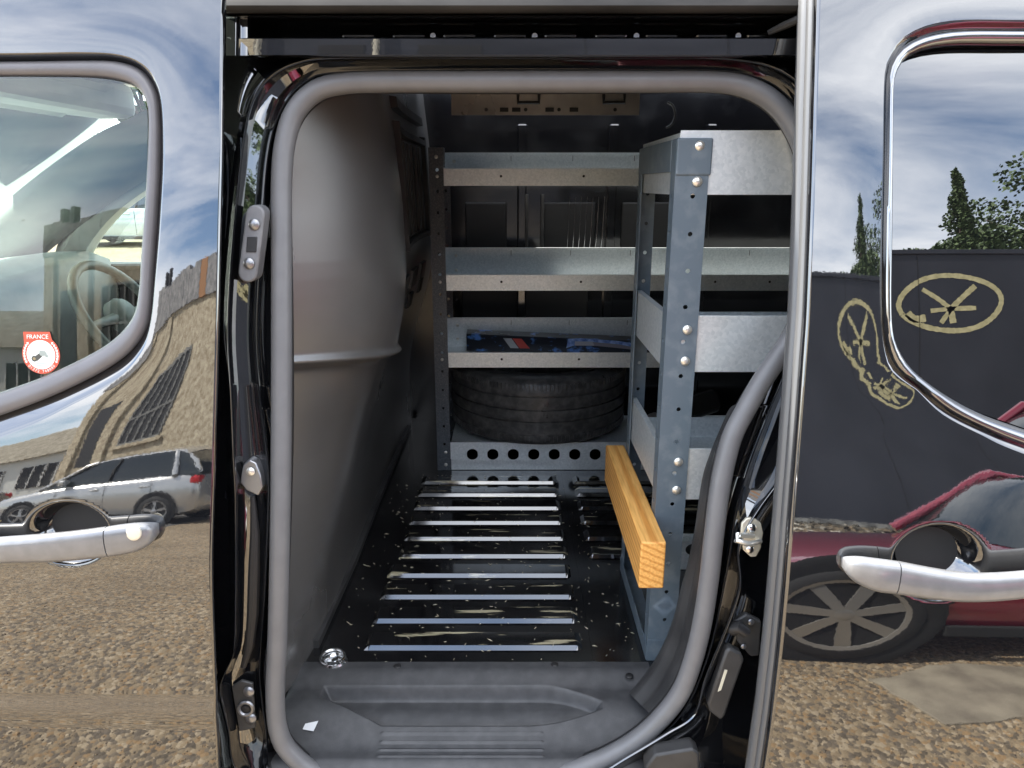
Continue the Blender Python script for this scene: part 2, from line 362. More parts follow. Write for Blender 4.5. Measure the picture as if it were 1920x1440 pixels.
cup_insert('handle_recess', SF, 127, 1001, .068, .05, fd)

# --- sliding door (slid back, standing proud of the side)
sedge_px = [(1541,-150),(1533,0),(1527,200),(1521,400),(1513,600),(1501,760),(1490,900),(1480,1020),(1470,1140),(1458,1260),(1446,1360),(1434,1440),(1410,1600)]
_s = sorted([(p.z, p.x) for p in (on(u, v, 0, SS) for u, v in sedge_px)])
def se(z): return float(np.interp(z, [a for a, _ in _s], [b_ for _, b_ in _s]))
Ro = loop_on([(2350,40),(2150,36),(1920,35),(1807,35),(1742,46),(1697,70),(1672,105),(1663,150),(1660,300),(1656,450),(1655,560),(1659,630),(1672,690),(1700,718),(1722,732),(1773,780),(1845,818),(1920,852),(2150,930),(2350,950),(2450,820),(2480,500),(2450,200)], SS)
Ri = loop_on([(2330,84),(2150,81),(1920,80),(1810,80),(1748,89),(1710,108),(1692,140),(1687,180),(1686,330),(1685,480),(1684,560),(1686,620),(1697,657),(1725,698),(1773,737),(1840,777),(1920,808),(2150,880),(2320,900),(2410,780),(2440,500),(2410,230)], SS)
cS = (.95, 1.45); Ro, Ri = star(Ro, cS, NL), star(Ri, cS, NL)
hc2 = on(1762, 1056, 0, SS)
sd = skin(SS, lambda z: se(z)+.004, lambda z: 1.75, .25, 1.86, Ro, (hc2.x, hc2.z, .07, .057, .038)).build('sliding_door', paint, van, 60)
tag(sd, 'sliding door slid back behind the opening')
m = MB(); m.loft([lift(Ro, SS, 0), lift(lerp_loop(Ro, Ri, .12), SS, .0015), lift(lerp_loop(Ro, Ri, .25), SS, .006), lift(lerp_loop(Ro, Ri, .36), SS, .0075)])
m.build('window_surround', paint, sd, 60)
gloss_trim = mat('gloss_window_trim', (.02,.02,.021), .05, ior=3.2)
m = MB(); m.loft([lift(lerp_loop(Ro, Ri, t), SS, o) for t, o in ((.36,.0075),(.42,.003),(.55,-.0005),(.7,.0),(.85,.004),(.95,.009),(1,.014))])
m.build('window_trim', gloss_trim, sd, 60)
fill(Ri, cS, lambda x, z: SG(x, z) + .03, 0).build('window_glass', dark_glass, sd, 60)
# leading edge of the sliding door: rounded hem, satin strips, inner flange
def sx(z, dx, dy): return (se(z)+.004+dx, SS(se(z), z)+dy, z)
ez2 = [.25 + i*.02 for i in range(81)]
MB().loft([[sx(z, a, c) for z in ez2] for a, c in ((0,0),(-.003,.0012),(-.0045,.004),(-.004,.012),(-.002,.024))], False).build('door_edge', paint, sd, 60)
MB().loft([[sx(z, a, c) for z in ez2] for a, c in ((-.002,.022),(-.006,.025),(-.007,.032),(-.004,.037))], False).build('edge_strip', trim_grey, sd, 60)
MB().loft([[sx(z, a, c) for z in ez2] for a, c in ((-.004,.036),(-.001,.038),(-.001,.041),(-.008,.045),(-.0095,.056),(-.007,.066),(.004,.072),(.03,.074))], False).build('edge_weatherstrip', trim_grey, sd, 60)
handle('door_handle', SS, [(1661,1062,33,.03),(1720,1068,31,.037),(1780,1072,29,.041),(1850,1070,28,.041),(1920,1064,27,.038),(2000,1056,26,.03),(2080,1050,22,.012),(2110,1048,8,.004)], sd)
handle('handle_cap', SS, [(1577,1052,10,.008),(1584,1053,20,.014),(1600,1056,28,.02),(1630,1060,33,.027),(1659,1062,33,.03)], sd)
cup_insert('handle_recess', SS, 1762, 1056, .07, .057, sd)

# --- door aperture: lofted pressings round the opening, seal, header
cA = (960, 760)
def angled(px, n=420):
    P = np.array(catmull(px, 8, True)); a = np.arctan2(P[:,1]-cA[1], P[:,0]-cA[0]) % (2*np.pi); rr = np.hypot(P[:,0]-cA[0], P[:,1]-cA[1])
    o = np.argsort(a); t = np.linspace(0, 2*np.pi, n, endpoint=False); r2 = np.interp(t, a[o], rr[o], period=2*np.pi)
    return [(cA[0]+r2[i]*math.cos(t[i]), cA[1]+r2[i]*math.sin(t[i])) for i in range(n)]
seal_px = [(545,1412),(522,1370),(516,1300),(520,1200),(524,1050),(527,850),(528,650),(528,450),(528,340),(534,270),(552,212),(590,172),(640,157),(720,153),(900,153),(1200,153),(1330,153),(1395,162),(1445,187),(1482,228),(1510,290),(1535,400),(1530,520),(1490,620),(1453,678),(1431,711),(1400,765),(1372,822),(1352,905),(1339,1000),(1330,1080),(1318,1160),(1303,1225),(1280,1290),(1245,1340),(1190,1390),(1110,1432),(1000,1462),(850,1474),(700,1472),(600,1452)]
r1_px = [(440,1440),(428,1370),(412,1295),(421,1262),(437,1225),(441,1150),(441,950),(437,860),(432,740),(426,640),(428,550),(436,440),(446,340),(457,250),(474,185),(508,142),(560,116),(640,107),(900,106),(1200,106),(1330,107),(1400,113),(1450,125),(1490,148),(1530,190),(1570,260),(1600,400),(1590,560),(1530,730),(1493,820),(1468,890),(1425,952),(1396,1000),(1386,1040),(1389,1100),(1367,1170),(1324,1276),(1303,1342),(1250,1378),(1180,1420),(1090,1470),(950,1505),(800,1515),(620,1505),(500,1485)]
r2_px = [(512,1452),(498,1370),(487,1290),(487,1230),(494,1130),(500,1000),(502,900),(496,830),(486,740),(479,650),(480,570),(486,470),(493,380),(500,300),(512,240),(535,190),(575,150),(640,134),(900,130),(1200,130),(1330,131),(1400,138),(1455,160),(1497,205),(1530,280),(1560,400),(1555,530),(1510,640),(1475,700),(1452,750),(1425,820),(1400,890),(1382,960),(1370,1040),(1355,1120),(1340,1190),(1322,1250),(1296,1312),(1258,1365),(1200,1412),(1110,1452),(1000,1485),(850,1497),(700,1494),(590,1480)]
seal_l, R1, R2 = angled(seal_px), angled(r1_px), angled(r2_px)
def push(lp, d): return [(u+(u-cA[0])/math.hypot(u-cA[0], v-cA[1])*d, v+(v-cA[1])/math.hypot(u-cA[0], v-cA[1])*d) for u, v in lp]
def mixl(a, b_, t): return [(p[0]+(q[0]-p[0])*t, p[1]+(q[1]-p[1])*t) for p, q in zip(a, b_)]
secs = [(push(R1,150),.10),(push(R1,60),.10),(push(R1,14),.095),(push(R1,7),.068),(push(R1,3.5),.054),(R1,.05),(push(R1,-3),.052),(push(R1,-6),.060),
        (mixl(R1,R2,.3),.085),(mixl(R1,R2,.7),.092),(push(R2,5),.086),(push(R2,1.5),.074),(R2,.071),(push(R2,-2.5),.074),(push(R2,-6),.09),(mixl(R2,seal_l,.6),.112),(push(seal_l,-10),.118),(push(seal_l,-20),.13),(push(seal_l,-24),.16)]
MB().loft([[on(u, v, o) for u, v in lp] for lp, o in secs]).build('door_frame', paint, van, 50)
sp = [on(u, v, .086) for u, v in seal_l]
tag(MB().tube(sp, .0165, 14, True, False, up=(0,-1,0)).build('door_seal', rubber, van, 80), 'thick grey rubber seal round the door opening')
# thin lip of the seal against the trim
MB().tube([on(u, v, .105) for u, v in push(seal_l, -17)], .006, 8, True, False, up=(0,-1,0)).build('seal_lip', rubber_black, van, 80)
# header: roof rail strip, track slot with upper and lower lips, glossy header bar
def hbar(name, rows, mt, u0=424, u1=1560, nseg=60, sm=50):
    us = [u0 + (u1-u0)*i/nseg for i in range(nseg+1)]
    return MB().loft([[on(u, v, o) for u in us] for v, o in rows], False).build(name, mt, van, sm)
hbar('roof_rail', [(-60,.01),(-20,.0),(-3,-.006),(10,-.008),(19,-.003),(24,.006),(26,.03)], rail_grey)
hbar('track_lip', [(25,.03),(27,.02),(30,.018),(33,.022),(35,.05),(41,.06),(43,.055),(46,.06),(48,.11)], paint)
hbar('track_channel', [(48,.11),(60,.115),(69,.115),(70,.04)], inner_paint)
hbar('header_bar', [(70,.05),(70.8,.026),(71.8,.0224),(72.8,.021),(90,.0243),(103,.0275),(106.5,.0335),(108.5,.045),(111,.09)], paint, u0=448)
for i in range(9):
    u = 640 + i*95; p = on(u, 66, .085)
    MB().box((p.x, p.y, p.z-.006), (p.x+.052, p.y+.02, p.z+.004)).build('track_tab', inner_paint, van, 0, .004)
    if i % 2: MB().disc((p.x+.065, p.y, p.z-.002), (0,-1,0), .005, .006, 10).build('track_bolt', chrome, van)
p = on(455, 50, .03)
MB().loft([[on(u, v, o) for v in (22,40,60,80,104)] for u, o in ((424,.05),(440,.03),(452,.022),(464,.024),(472,.05),(476,.11))], False).build('track_end', paint, van, 50)
MB().tube([on(1440,62,.03), on(1470,48,.02), on(1500,35,.0)], [.004,.006,.006], 8).build('roller_arm', rail_grey, van)
# inner C-pillar trim beside the seal
inner_px = [(1398,758),(1385,757),(1368,766),(1352,800),(1332,848),(1316,900),(1301,1000),(1288,1060),(1277,1100),(1262,1160),(1240,1215),(1212,1260),(1180,1300)]
outer_px = [(1425,735),(1408,752),(1392,775),(1372,812),(1352,858),(1340,905),(1324,1000),(1316,1070),(1308,1120),(1298,1175),(1282,1240),(1258,1298),(1222,1342)]
ip, op_ = catmull(inner_px, 5), catmull(outer_px, 5); rings = []
for t, o in ((0,.24),(0,.205),(.08,.185),(.25,.172),(.5,.162),(.62,.15),(.7,.138),(.85,.128),(1.0,.115),(1.12,.125)):
    rings.append([on(a[0]+(c[0]-a[0])*t, a[1]+(c[1]-a[1])*t, o) for a, c in zip(ip, op_)])
MB().loft(rings, False).build('pillar_trim', plastic, van, 50)

# --- cargo floor, ribs, step
FZ = .555
MB().box((-.60,.235,FZ-.03),(1.95,1.8,FZ)).build('cargo_floor', inner_paint, van, 0)
cfl = [o for o in bpy.data.objects if o.name == 'cargo_floor'][0]
def rib(x0, x1, y, h=.0095):
    """raised corrugation, near flank sloped to the door"""
    e = .014; m = MB(); sec = ((0,0),(.0058,h*.97),(.0072,h),(.052,h),(.062,0)); rings = []
    for x, k in ((x0-e,0.02),(x0-e*.3,.85),(x0,1),(x0+.1,1),(x1-.05,1),(x1,1),(x1+e*.3,.85),(x1+e,.02)):
        rings.append([(x, y+a, FZ - .0005 + hh*k) for a, hh in sec])
    return m.loft(rings, False)
ribp = noise_mat(mat('scuffed_floor_paint', (.01,.01,.01), .09, ior=2.3), (.007,.007,.008), (.016,.016,.017), 8, 6, .5, .75, rough=(.05,.12))
n, l, b = nodes(ribp)   # bare wear on some rib tops
tcw = n.new('ShaderNodeTexCoord'); nw = n.new('ShaderNodeTexNoise'); nw.inputs['Scale'].default_value = 26; nw.inputs['Detail'].default_value = 8
mpw = n.new('ShaderNodeMapping'); mpw.inputs['Scale'].default_value = (.25, 2.2, 1); l.new(tcw.outputs['Object'], mpw.inputs[0]); l.new(mpw.outputs[0], nw.inputs['Vector'])
rw = n.new('ShaderNodeValToRGB'); rw.color_ramp.elements[0].position = .60; rw.color_ramp.elements[1].position = .66; l.new(nw.outputs['Fac'], rw.inputs[0])
mw = n.new('ShaderNodeMix'); mw.data_type = 'RGBA'; mw.inputs['B'].default_value = (.42,.38,.26,1)
src = b.inputs['Base Color'].links[0].from_socket; l.new(src, mw.inputs['A']); l.new(rw.outputs[0], mw.inputs['Factor']); l.new(mw.outputs['Result'], b.inputs['Base Color'])
for i in range(10):
    y = .292 + i*.0962
    rib(-.30 + (0 if i < 4 else .015), .135, y).build('floor_rib', ribp, cfl, 0)
    if y > .64: rib(.215, .262 if y < .66 else .9, y).build('floor_rib', ribp, cfl, 0)
MB().box((.168,.26,FZ-.001),(.171,1.6,FZ+.0012)).build('floor_seam', inner_paint, cfl, 0)
# moulded plastic step: plateau, pocket, grooved tread
def step_z(x, y):
    z = .5575 - .016*smooth((.235-y)/.05) - .038*smooth((.165-y)/.10) - .022*smooth((.055-y)/.04)
    yt = .198 - .012*smooth((x-.05)/.2) - .05*max(0, (x-.06)/.14)**2 ; yb = .112 + .35*max(0, (-.245-x))**1.0*1.2 + .028*max(0,(x-.02)/.15)**2
    d = min((yt-y), (y-yb), (x+.375)*.8, (.175-x)*.8)
    z -= .026*smooth(d/.016)
    if -.245 < x < .055 and .045 < y < .108:
        for k in range(4):
            if abs(y - (.058 + k*.0145)) < .0022: z += .0022
    return z
def step_p(a, b_):
    y = .02 + b_*.232; x0 = -.425 + .05*smooth((.12-y)/.1)*0; x1 = .235 + .12*b_*0
    x = -.44 + a*(.72); yy = y + (.0 if x < .1 else -.0)
    return (x, yy, step_z(x, yy))
stp = grid(step_p, 240, 130).build('step', step_mat, van, 60)
for (u, v) in ((745,1250),(1040,1247),(1180,1268)):
    p = onZ(u, v, .556); MB().disc((p.x, p.y, .556), (0,0,1), .008, .003, 14, .001).build('clip', rubber_black, stp)
p = onZ(584, 1372, .505)
tgm = MB(); tgm.add([(p.x+a, p.y+c, .521-.0*a + d) for a, c, d in ((-.012,-.012,0),(.010,-.018,.001),(.014,.010,.005),(-.008,.016,.004),(-.012,-.012,.0008),(.010,-.018,.0018),(.014,.010,.0058),(-.008,.016,.0048))], [(0,1,2,3),(7,6,5,4),(0,4,5,1),(1,5,6,2),(2,6,7,3),(3,7,4,0)])
tag(tgm.build('paper_tag', mat('white_paper', (.75,.76,.78), .7), None, 0), 'small torn white paper tag lying on the step at its left corner', 'tag')
# lashing eye in the floor
p = onZ(628, 1240, FZ)
MB().lathe([(.0,.001),(.016,.001),(.019,.006),(.024,.007),(.026,.002),(.027,0)], (p.x, p.y, FZ), 'z', 28).build('lashing_eye', chrome, cfl, 50)
MB().disc((p.x, p.y, FZ+.001), (0,0,1), .007, .004, 12).build('eye_screw', chrome, cfl)
MB().tube([(p.x+.024*math.cos(t)-.004, p.y+.022*math.sin(t), FZ+.010+.003*math.sin(t)) for t in [q*math.pi/16 for q in range(-4, 24)]], .0033, 8).build('eye_ring', chrome, cfl, 60)

# --- bulkhead
BX = [(.54,-.42),(.82,-.418),(1.0,-.375),(1.1,-.338),(1.2,-.315),(1.31,-.297),(1.6,-.305),(1.85,-.33)]
def bx(z): return float(np.interp(z, [a for a, _ in BX], [c for _, c in BX]))
BULGE = [(.10,-.30),(.16,-.19),(.22,-.10),(.28,-.03),(.34,.03),(.40,.06),(.47,.072),(.56,.066),(.7,.04),(.85,.018),(1.0,.0),(1.2,-.006),(1.8,0)]
_by = np.linspace(.1, 1.8, 341); _bv = np.interp(_by, [a for a, _ in BULGE], [c for _, c in BULGE])
for _ in range(2): _bv = np.convolve(np.pad(_bv, 5, 'edge'), np.ones(11)/11, 'valid')
def bulk_p(a, b_):
    z = .552 + b_*1.3; y0 = max(.15, prof(z) + .118); y = y0 + a*(1.80-y0)
    x = sum(bx(z+d) for d in (-.06,-.03,0,.03,.06))/5
    x += float(np.interp(y, _by, _bv))*(.10 + .95*smooth((z-.60)/.48))*(1 - .35*smooth((z-1.45)/.3))
    zc_ = 1.195 - .15*(y-.2)                       # moulded ledge
    w = smooth((.80-y)/.2)
    x += w*(.016*math.exp(-((z-zc_)/.011)**2) - .034*smooth((zc_-z+.008)/.02)*smooth((z-.75)/.32))
    return (x, y, z)
bk = grid(bulk_p, 150, 420).build('bulkhead', bulk, van, 60)
def on_bulk(y, z, d=0): y0 = max(.15, prof(z) + .118); x, _, _ = bulk_p((y-y0)/(1.80-y0), (z-.552)/1.3); return Vector((x+d, y, z))
def bslab(name, y0, y1, z0, z1, h, mt=plastic):
    m = MB(); ys = [y0+(y1-y0)*i/4 for i in range(5)]
    rings = [[on_bulk(y, z0, -.002) for y in ys], [on_bulk(y, z0+.003, h) for y in ys], [on_bulk(y, z1-.003, h) for y in ys], [on_bulk(y, z1, -.002) for y in ys]]
    m.loft(rings, False); 
    for y in (y0, y1): m.add([on_bulk(y, z0, -.002), on_bulk(y, z0+.003, h), on_bulk(y, z1-.003, h), on_bulk(y, z1, -.002)], [(0,1,2,3)])
    return m.build(name, mt, bk, 30)
for i in range(6): bslab('louvre_slat', .98+i*.085, 1.02+i*.085, 1.36, 1.62, .012)
for z0, z1 in ((1.335,1.352),(1.628,1.65),(1.69,1.72)): bslab('louvre_frame', .92, 1.52, z0, z1, .018)
for y0 in (.90, 1.53): bslab('louvre_frame', y0, y0+.03, 1.33, 1.66, .018)
for i in range(3): bslab('slot_block', 1.0+i*.2, 1.12+i*.2, 1.19, 1.25, .010)
bslab('lower_flange', .3, 1.7, .553, .575, .012)
for (y0, z0) in ((1.02,1.10),(1.25,1.12),(1.46,1.14)): bslab('slot', y0, y0+.07, z0, z0+.05, .008, gap_black)
# --- cargo interior shell
MB().box((-.6,1.80,.3),(2.0,1.83,1.95)).build('cargo_side_wall', inner_paint, van, 0)
csw = [o for o in bpy.data.objects if o.name == 'cargo_side_wall'][0]
for x in (.02,.36,.72,1.1): MB().box((x,1.77,.62),(x+.035,1.802,1.72)).build('wall_rib', inner_paint, csw, 0, .006)
for x in (.05,.11): MB().box((x-.0,1.764,1.19),(x+.012,1.772,1.47)).build('wall_strap', plastic, csw, 0, .002)
for (xa_, za, w_, h_) in ((-.22,.7,.2,.26),(-.18,1.24,.16,.2),(.12,1.24,.2,.2),(.42,1.24,.25,.2),(-.2,.95,.5,.2)):
    MB().box((xa_,1.79,za),(xa_+w_,1.802,za+h_)).build('wall_panel', gap_black, csw, 0, .006)
for i in range(7): MB().tube([(.22+i*.022,1.785,1.46),(.215+i*.022,1.785,1.3),(.21+i*.021,1.787,1.2)], .0012, 5).build('wall_wire', chrome, csw)
MB().box((1.96,.1,.3),(2.0,1.8,1.95)).build('rear_door_inner', inner_paint, van, 0)
MB().box((.62,.20,.56),(1.96,.23,1.9)).build('near_side_wall', inner_paint, van, 0)
for y0, y1 in ((.28,.4),(1.35,1.47)): MB().box((-.3,y0,1.80),(1.9,y1,1.84)).build('roof_bow', inner_paint, van, 0, .01)
rail_m = noise_mat(mat('roof_rail_metal', (.3,.3,.3), .3, metal=.5), (.30,.28,.26), (.40,.37,.34), 14, 4, rough=(.25,.4))
rail = MB(); rail.holed((-.20,1.50,1.725), (1,0,0), (0,0,1), .62, [(0,.125,.3,0)], .004); rail = rail.build('slotted_rail', rail_m, van, 0)
for x in (-.04,.0,.11,.19): MB().box((x,1.494,1.735),(x+.028,1.4985,1.748)).build('rail_slot', gap_black, rail, 0)
for x in (-.085,.045,.155,.34): MB().disc((x,1.499,1.742), (0,-1,0), .006, .003, 10).build('rail_screw', gap_black, rail)
for x in (.02,.30): MB().tube([(x,1.49,1.80),(x,1.485,1.762),(x+.068,1.485,1.762),(x+.068,1.49,1.80)], .006, 6).build('rail_hook', rubber_black, rail)
MB().tube([(.52+.03*math.cos(t),1.55,1.73+.04*math.sin(t)) for t in [q*.3 for q in range(-5,6)]], .004, 6).build('cable_loop', plastic, van)
MB().tube([(.80,.35,1.66),(.83,.34,1.64),(.86,.33,1.65)], .004, 6).build('orange_cable', mat('orange_cable', (.5,.13,.03), .5), van)

# --- body shell: roof, sill, far side, nose
roof_m = paint
def roof_p(a, b_):
    x = -1.6 + a*3.6; t = b_; y = .20 + t*1.36
    return (x, y, 1.87 + .07*math.sin(math.pi*t)**.7 - .10*max(0, (-1.2-x))**1.3)
grid(roof_p, 24, 16).build('roof', roof_m, van, 60)
MB().box((-.46,.2,1.83),(1.96,1.62,1.85)).build('roof_lining', inner_paint, van, 0)
def gut(a, b_):
    x = -1.6 + a*3.6; z = 1.80 + b_*.075; return (x, prof(1.86) + .02 + b_*.05, 1.855 + b_*.02)
grid(gut, 20, 6).build('roof_gutter', paint, van, 60)
MB().box((-1.6,-.035,.22),(2.0,.5,.42)).build('sill', paint, van, 0, .03, 4)
MB().box((-2.9,.2,.2),(2.0,1.82,.5)).build('underbody', gap_black, van, 0)
MB().box((-.46,1.84,.3),(2.0,1.87,1.9)).build('far_side', paint, van, 0)

# --- fittings on the door pillars
def plate(px, off, th, mt, name, parent=van, bev=.0015, S=None):
    a = [on(u, v, off, S) for u, v in px]; m = MB(); n_ = len(a)
    m.add([p for p in a] + [p + Vector((0, th, 0)) for p in a], [tuple(range(n_)), tuple(range(2*n_-1, n_-1, -1))] + [(i, (i+1) % n_, n_+(i+1) % n_, n_+i) for i in range(n_)])
    return m.build(name, mt, parent, 30, bev)
def capsule(u0, v0, u1, v1, w, n_=8):
    d = np.array((u1-u0, v1-v0), float); L = np.hypot(*d); d /= L; q = np.array((-d[1], d[0])); out = []
    for k in range(n_+1): a = math.pi*k/n_; out.append(tuple(np.array((u1, v1)) + w*(q*math.cos(a) + d*math.sin(a))))
    for k in range(n_+1): a = math.pi*k/n_; out.append(tuple(np.array((u0, v0)) - w*(q*math.cos(a) + d*math.sin(a))))
    return out
def screw(u, v, off, r, name, parent, mt=None, S=None):
    p = on(u, v, off, S); return MB().disc(p, (0,-1,.1), r, r*.35, 16, r*.22).build(name, mt or bolt_dark, parent)
bolt_dark = mat('grey_screw_head', (.28,.28,.29), .3, metal=.8)
grey_cast = noise_mat(mat('grey_cast_plastic', (.13,.13,.135), .42), (.12,.12,.125), (.16,.16,.165), 40, 3)
gp = plate(capsule(478,402,464,512,18), .048, .03, grey_cast, 'guide_plate', van, .003)
screw(477,421,.047,.0085,'screw',gp); screw(467,494,.047,.0085,'screw',gp)
plate([(463,444),(482,444),(480,473),(461,473)], .0465, .012, gap_black, 'latch_hole', gp, .001)
lt = plate([(452,890),(456,872),(468,862),(480,868),(488,890),(492,914),(484,930),(462,920),(450,905)], .07, .02, bolt_dark, 'latch_catch', van, .002)
screw(470,884,.068,.007,'rivet',lt, bolt)
lp = plate([(434,1288),(452,1276),(474,1282),(479,1365),(470,1368),(448,1372)], .078, .006, plastic, 'lower_guide_plate', van, .002)
screw(467,1296,.077,.0095,'screw',lp); screw(471,1346,.077,.0095,'screw',lp)
MB().tube([on(461+13*math.cos(t), 1329+12*math.sin(t), .075) for t in [q*math.pi/9 for q in range(18)]], .0032, 6, True).build('eyelet', bolt_dark, lp)
MB().disc(on(461,1329,.076), (0,-1,0), .007, .0015, 14).build('eyelet_hole', gap_black, lp)
# rubber strip inside the pillar
MB().tube([on(u, v, .085) for u, v in ((474,930),(478,1000),(476,1080),(474,1150),(468,1210),(456,1250))], [.004,.008,.010,.010,.008,.005], 10).build('pillar_rubber', rubber_black, van)
stk = plate([(1391,982),(1400,972),(1414,971),(1427,982),(1431,1000),(1427,1028),(1418,1044),(1408,1045),(1394,1032),(1389,1005)], .052, .006, mat('cream_zinc_plate', (.62,.58,.47), .34, metal=.5), 'striker_plate', van, .0015)
screw(1409,990,.051,.0075,'striker_screw',stk,chrome); screw(1406,1030,.051,.0065,'striker_screw',stk,chrome)
a_, c_ = on(1425,1015,.05), on(1412,1005,.05)
MB().tube([a_, on(1403,1020,.012), on(1380,1013,.008), on(1384,1003,.010), c_], .0042, 8).build('striker_loop', bolt, stk, 60)
stp_b = plate([(1372,1168),(1400,1152),(1428,1166),(1424,1230),(1408,1232),(1384,1205)], .062, .012, plastic, 'door_stop', van, .003)
MB().tube([on(1374,1178,.06), on(1388,1176,.045), on(1400,1186,.045)], [.012,.011,.009], 10).build('stop_buffer', rubber_black, stp_b, 50)
screw(1408,1166,.06,.0055,'screw',stp_b); screw(1394,1212,.06,.0045,'screw',stp_b)
vc = plate([(1361,1222),(1368,1215),(1390,1226),(1396,1238),(1360,1342),(1352,1352),(1332,1336),(1327,1322)], .05, .02, plastic, 'vent_cover', van, .004)
plate([(1359,1256),(1364,1257),(1352,1294),(1346,1297)], .0492, .004, mat('cream_slot_foam', (.62,.58,.45), .8), 'cover_slot', vc, 0)
plate([(1210,1440),(1228,1416),(1300,1404),(1312,1414),(1312,1470),(1215,1470)], .03, .03, plastic, 'sill_trim', van, .004)

# --- cab seen through the front window
cab_light = noise_mat(mat('cab_light_trim', (.7,.7,.68), .7), (.62,.65,.62), (.68,.70,.67), 12, 4)
cab_grey = noise_mat(mat('cab_grey_trim', (.2,.21,.22), .6), (.50,.53,.52), (.58,.60,.59), 15, 4)
MB().box((-2.0,.22,1.83),(-.5,1.65,1.85)).build('headliner', cab_light, van, 0)
def visor(a, b_): return (-1.25 - .18*b_, .45+.95*a, 1.80 - .09*b_)
g = grid(visor, 6, 4); g.v += [(x, y, z-.012) for x, y, z in g.v]; g.build('sun_visor', cab_light, van, 60)
MB().box((-1.48,.35,1.72),(-1.28,1.6,1.83)).build('windscreen_header', cab_light, van, 0, .03)
MB().box((-1.50,.83,1.63),(-1.46,1.03,1.71)).build('rear_view_mirror', gap_black, van, 0, .015, 3)
pil = [(-.7,1.93),(-1.0,1.85),(-1.28,1.725),(-1.42,1.665),(-1.62,1.545),(-1.83,1.40),(-2.05,1.24),(-2.3,1.10)]
rings = []
for (x, z) in catmull(pil, 4): rings.append([(x, 1.55, z), (x+.03, 1.49, z-.05), (x+.10, 1.50, z-.12), (x+.14, 1.57, z-.15), (x+.12, 1.66, z-.12), (x, 1.66, z+.01)])
MB().loft(rings, True, True).build('windscreen_pillar', mat('cab_pillar_trim', (.22,.235,.225), .7), van, 60)
rings = []
for (x, z) in catmull([(-.7,1.78),(-1.0,1.71),(-1.15,1.645),(-1.32,1.565),(-1.5,1.45),(-1.63,1.31),(-1.66,1.2),(-1.62,1.08)], 5): rings.append([(x, 1.60, z), (x+.03, 1.57, z-.03), (x+.08, 1.6, z-.05), (x+.06, 1.7, z-.05), (x, 1.7, z)])
MB().loft(rings, True, True).build('far_window_frame', cab_grey, van, 60)
MB().box((-1.65,1.60,.45),(-.46,1.72,1.225)).build('far_door', plastic, van, 0, .02)
MB().box((-.62,1.58,.45),(-.46,1.74,1.86)).build('far_door_pillar', cab_grey, van, 0, .02)
MB().box((-1.05,1.60,1.66),(-.46,1.74,1.86)).build('far_door_header', cab_light, van, 0, .02)
def dash(a, b_):
    y = .2 + a*1.42; t = b_; ps = [(-2.35,1.06),(-2.1,1.16),(-1.75,1.25),(-1.55,1.272),(-1.47,1.24),(-1.44,1.12),(-1.5,.95),(-1.6,.6)]
    k = t*(len(ps)-1); i = min(int(k), len(ps)-2); f_ = smooth(k-i) if False else k-i
    x = ps[i][0]+(ps[i+1][0]-ps[i][0])*f_; z = ps[i][1]+(ps[i+1][1]-ps[i][1])*f_
    x += .05*math.sin(math.pi*a)*smooth(t*2); z += .02*math.exp(-((a-.78)/.15)**2)*smooth(t*2)
    return (x, y, z)
ds = grid(dash, 30, 28).build('dashboard', cab_grey, van, 60)
MB().box((-1.49,.75,1.0),(-1.43,1.0,1.2)).build('dash_screen', gap_black, ds, 0, .01)
for y_ in (.55, 1.12): MB().box((-1.462,y_,1.15),(-1.42,y_+.1,1.2)).build('air_vent', gap_black, ds, 0, .012)
sw = MB(); cw = Vector((-1.24,1.24,1.10)); ax = Vector((.86,0,.5)).normalized(); uu = Vector((0,1,0)); ww = ax.cross(uu)
sw.tube([cw + (uu*math.cos(t)+ww*math.sin(t))*.185 for t in [q*math.pi/20 for q in range(40)]], .015, 10, True)
for t in (0, math.pi, 1.5*math.pi): sw.tube([cw, cw + (uu*math.cos(t)+ww*math.sin(t))*.18], [.022,.012], 8)
sw.disc(cw - ax*.02, ax, .06, .04, 18, .012)
sw.build('steering_wheel', mat('pale_wheel_leather', (.38,.38,.36), .45), van, 50)
for y0 in (.28, .92):
    MB().box((-1.3,y0,.5),(-.86,y0+.5,.86)).build('seat_base', plastic, van, 0, .06, 3)
    MB().box((-.95,y0+.02,.82),(-.80,y0+.48,1.10)).build('seat_back', plastic, van, 0, .05, 3)
MB().box((-2.4,.22,.45),(-.46,1.7,.5)).build('cab_floor', gap_black, van, 0)
def wscr(a, b_): return (-1.36 - .98*b_ - .10*math.sin(math.pi*a), .24 + 1.38*a, 1.74 - .68*b_)
grid(wscr, 14, 10).build('windscreen', glass, van, 60)
MB().add([(-1.62,1.69,1.2),(-.6,1.69,1.2),(-.6,1.69,1.72),(-1.2,1.69,1.72)], [(0,1,2,3)]).build('far_window', glass, van, 0)
def bonnet(a, b_): return (-2.3 - .62*b_, .08 + 1.7*a, 1.08 - .10*b_ - .33*b_**3 + .05*math.sin(math.pi*a))
grid(bonnet, 16, 12).build('bonnet', paint, van, 60)
MB().box((-2.92,.06,.3),(-2.7,1.8,.72)).build('bumper', paint, van, 0, .06, 3)
MB().box((-2.75,.04,.28),(-1.55,.12,1.0)).build('front_wing', paint, van, 0, .03, 3)
MB().box((-2.75,1.72,.28),(-1.55,1.80,1.0)).build('front_wing', paint, van, 0, .03, 3)

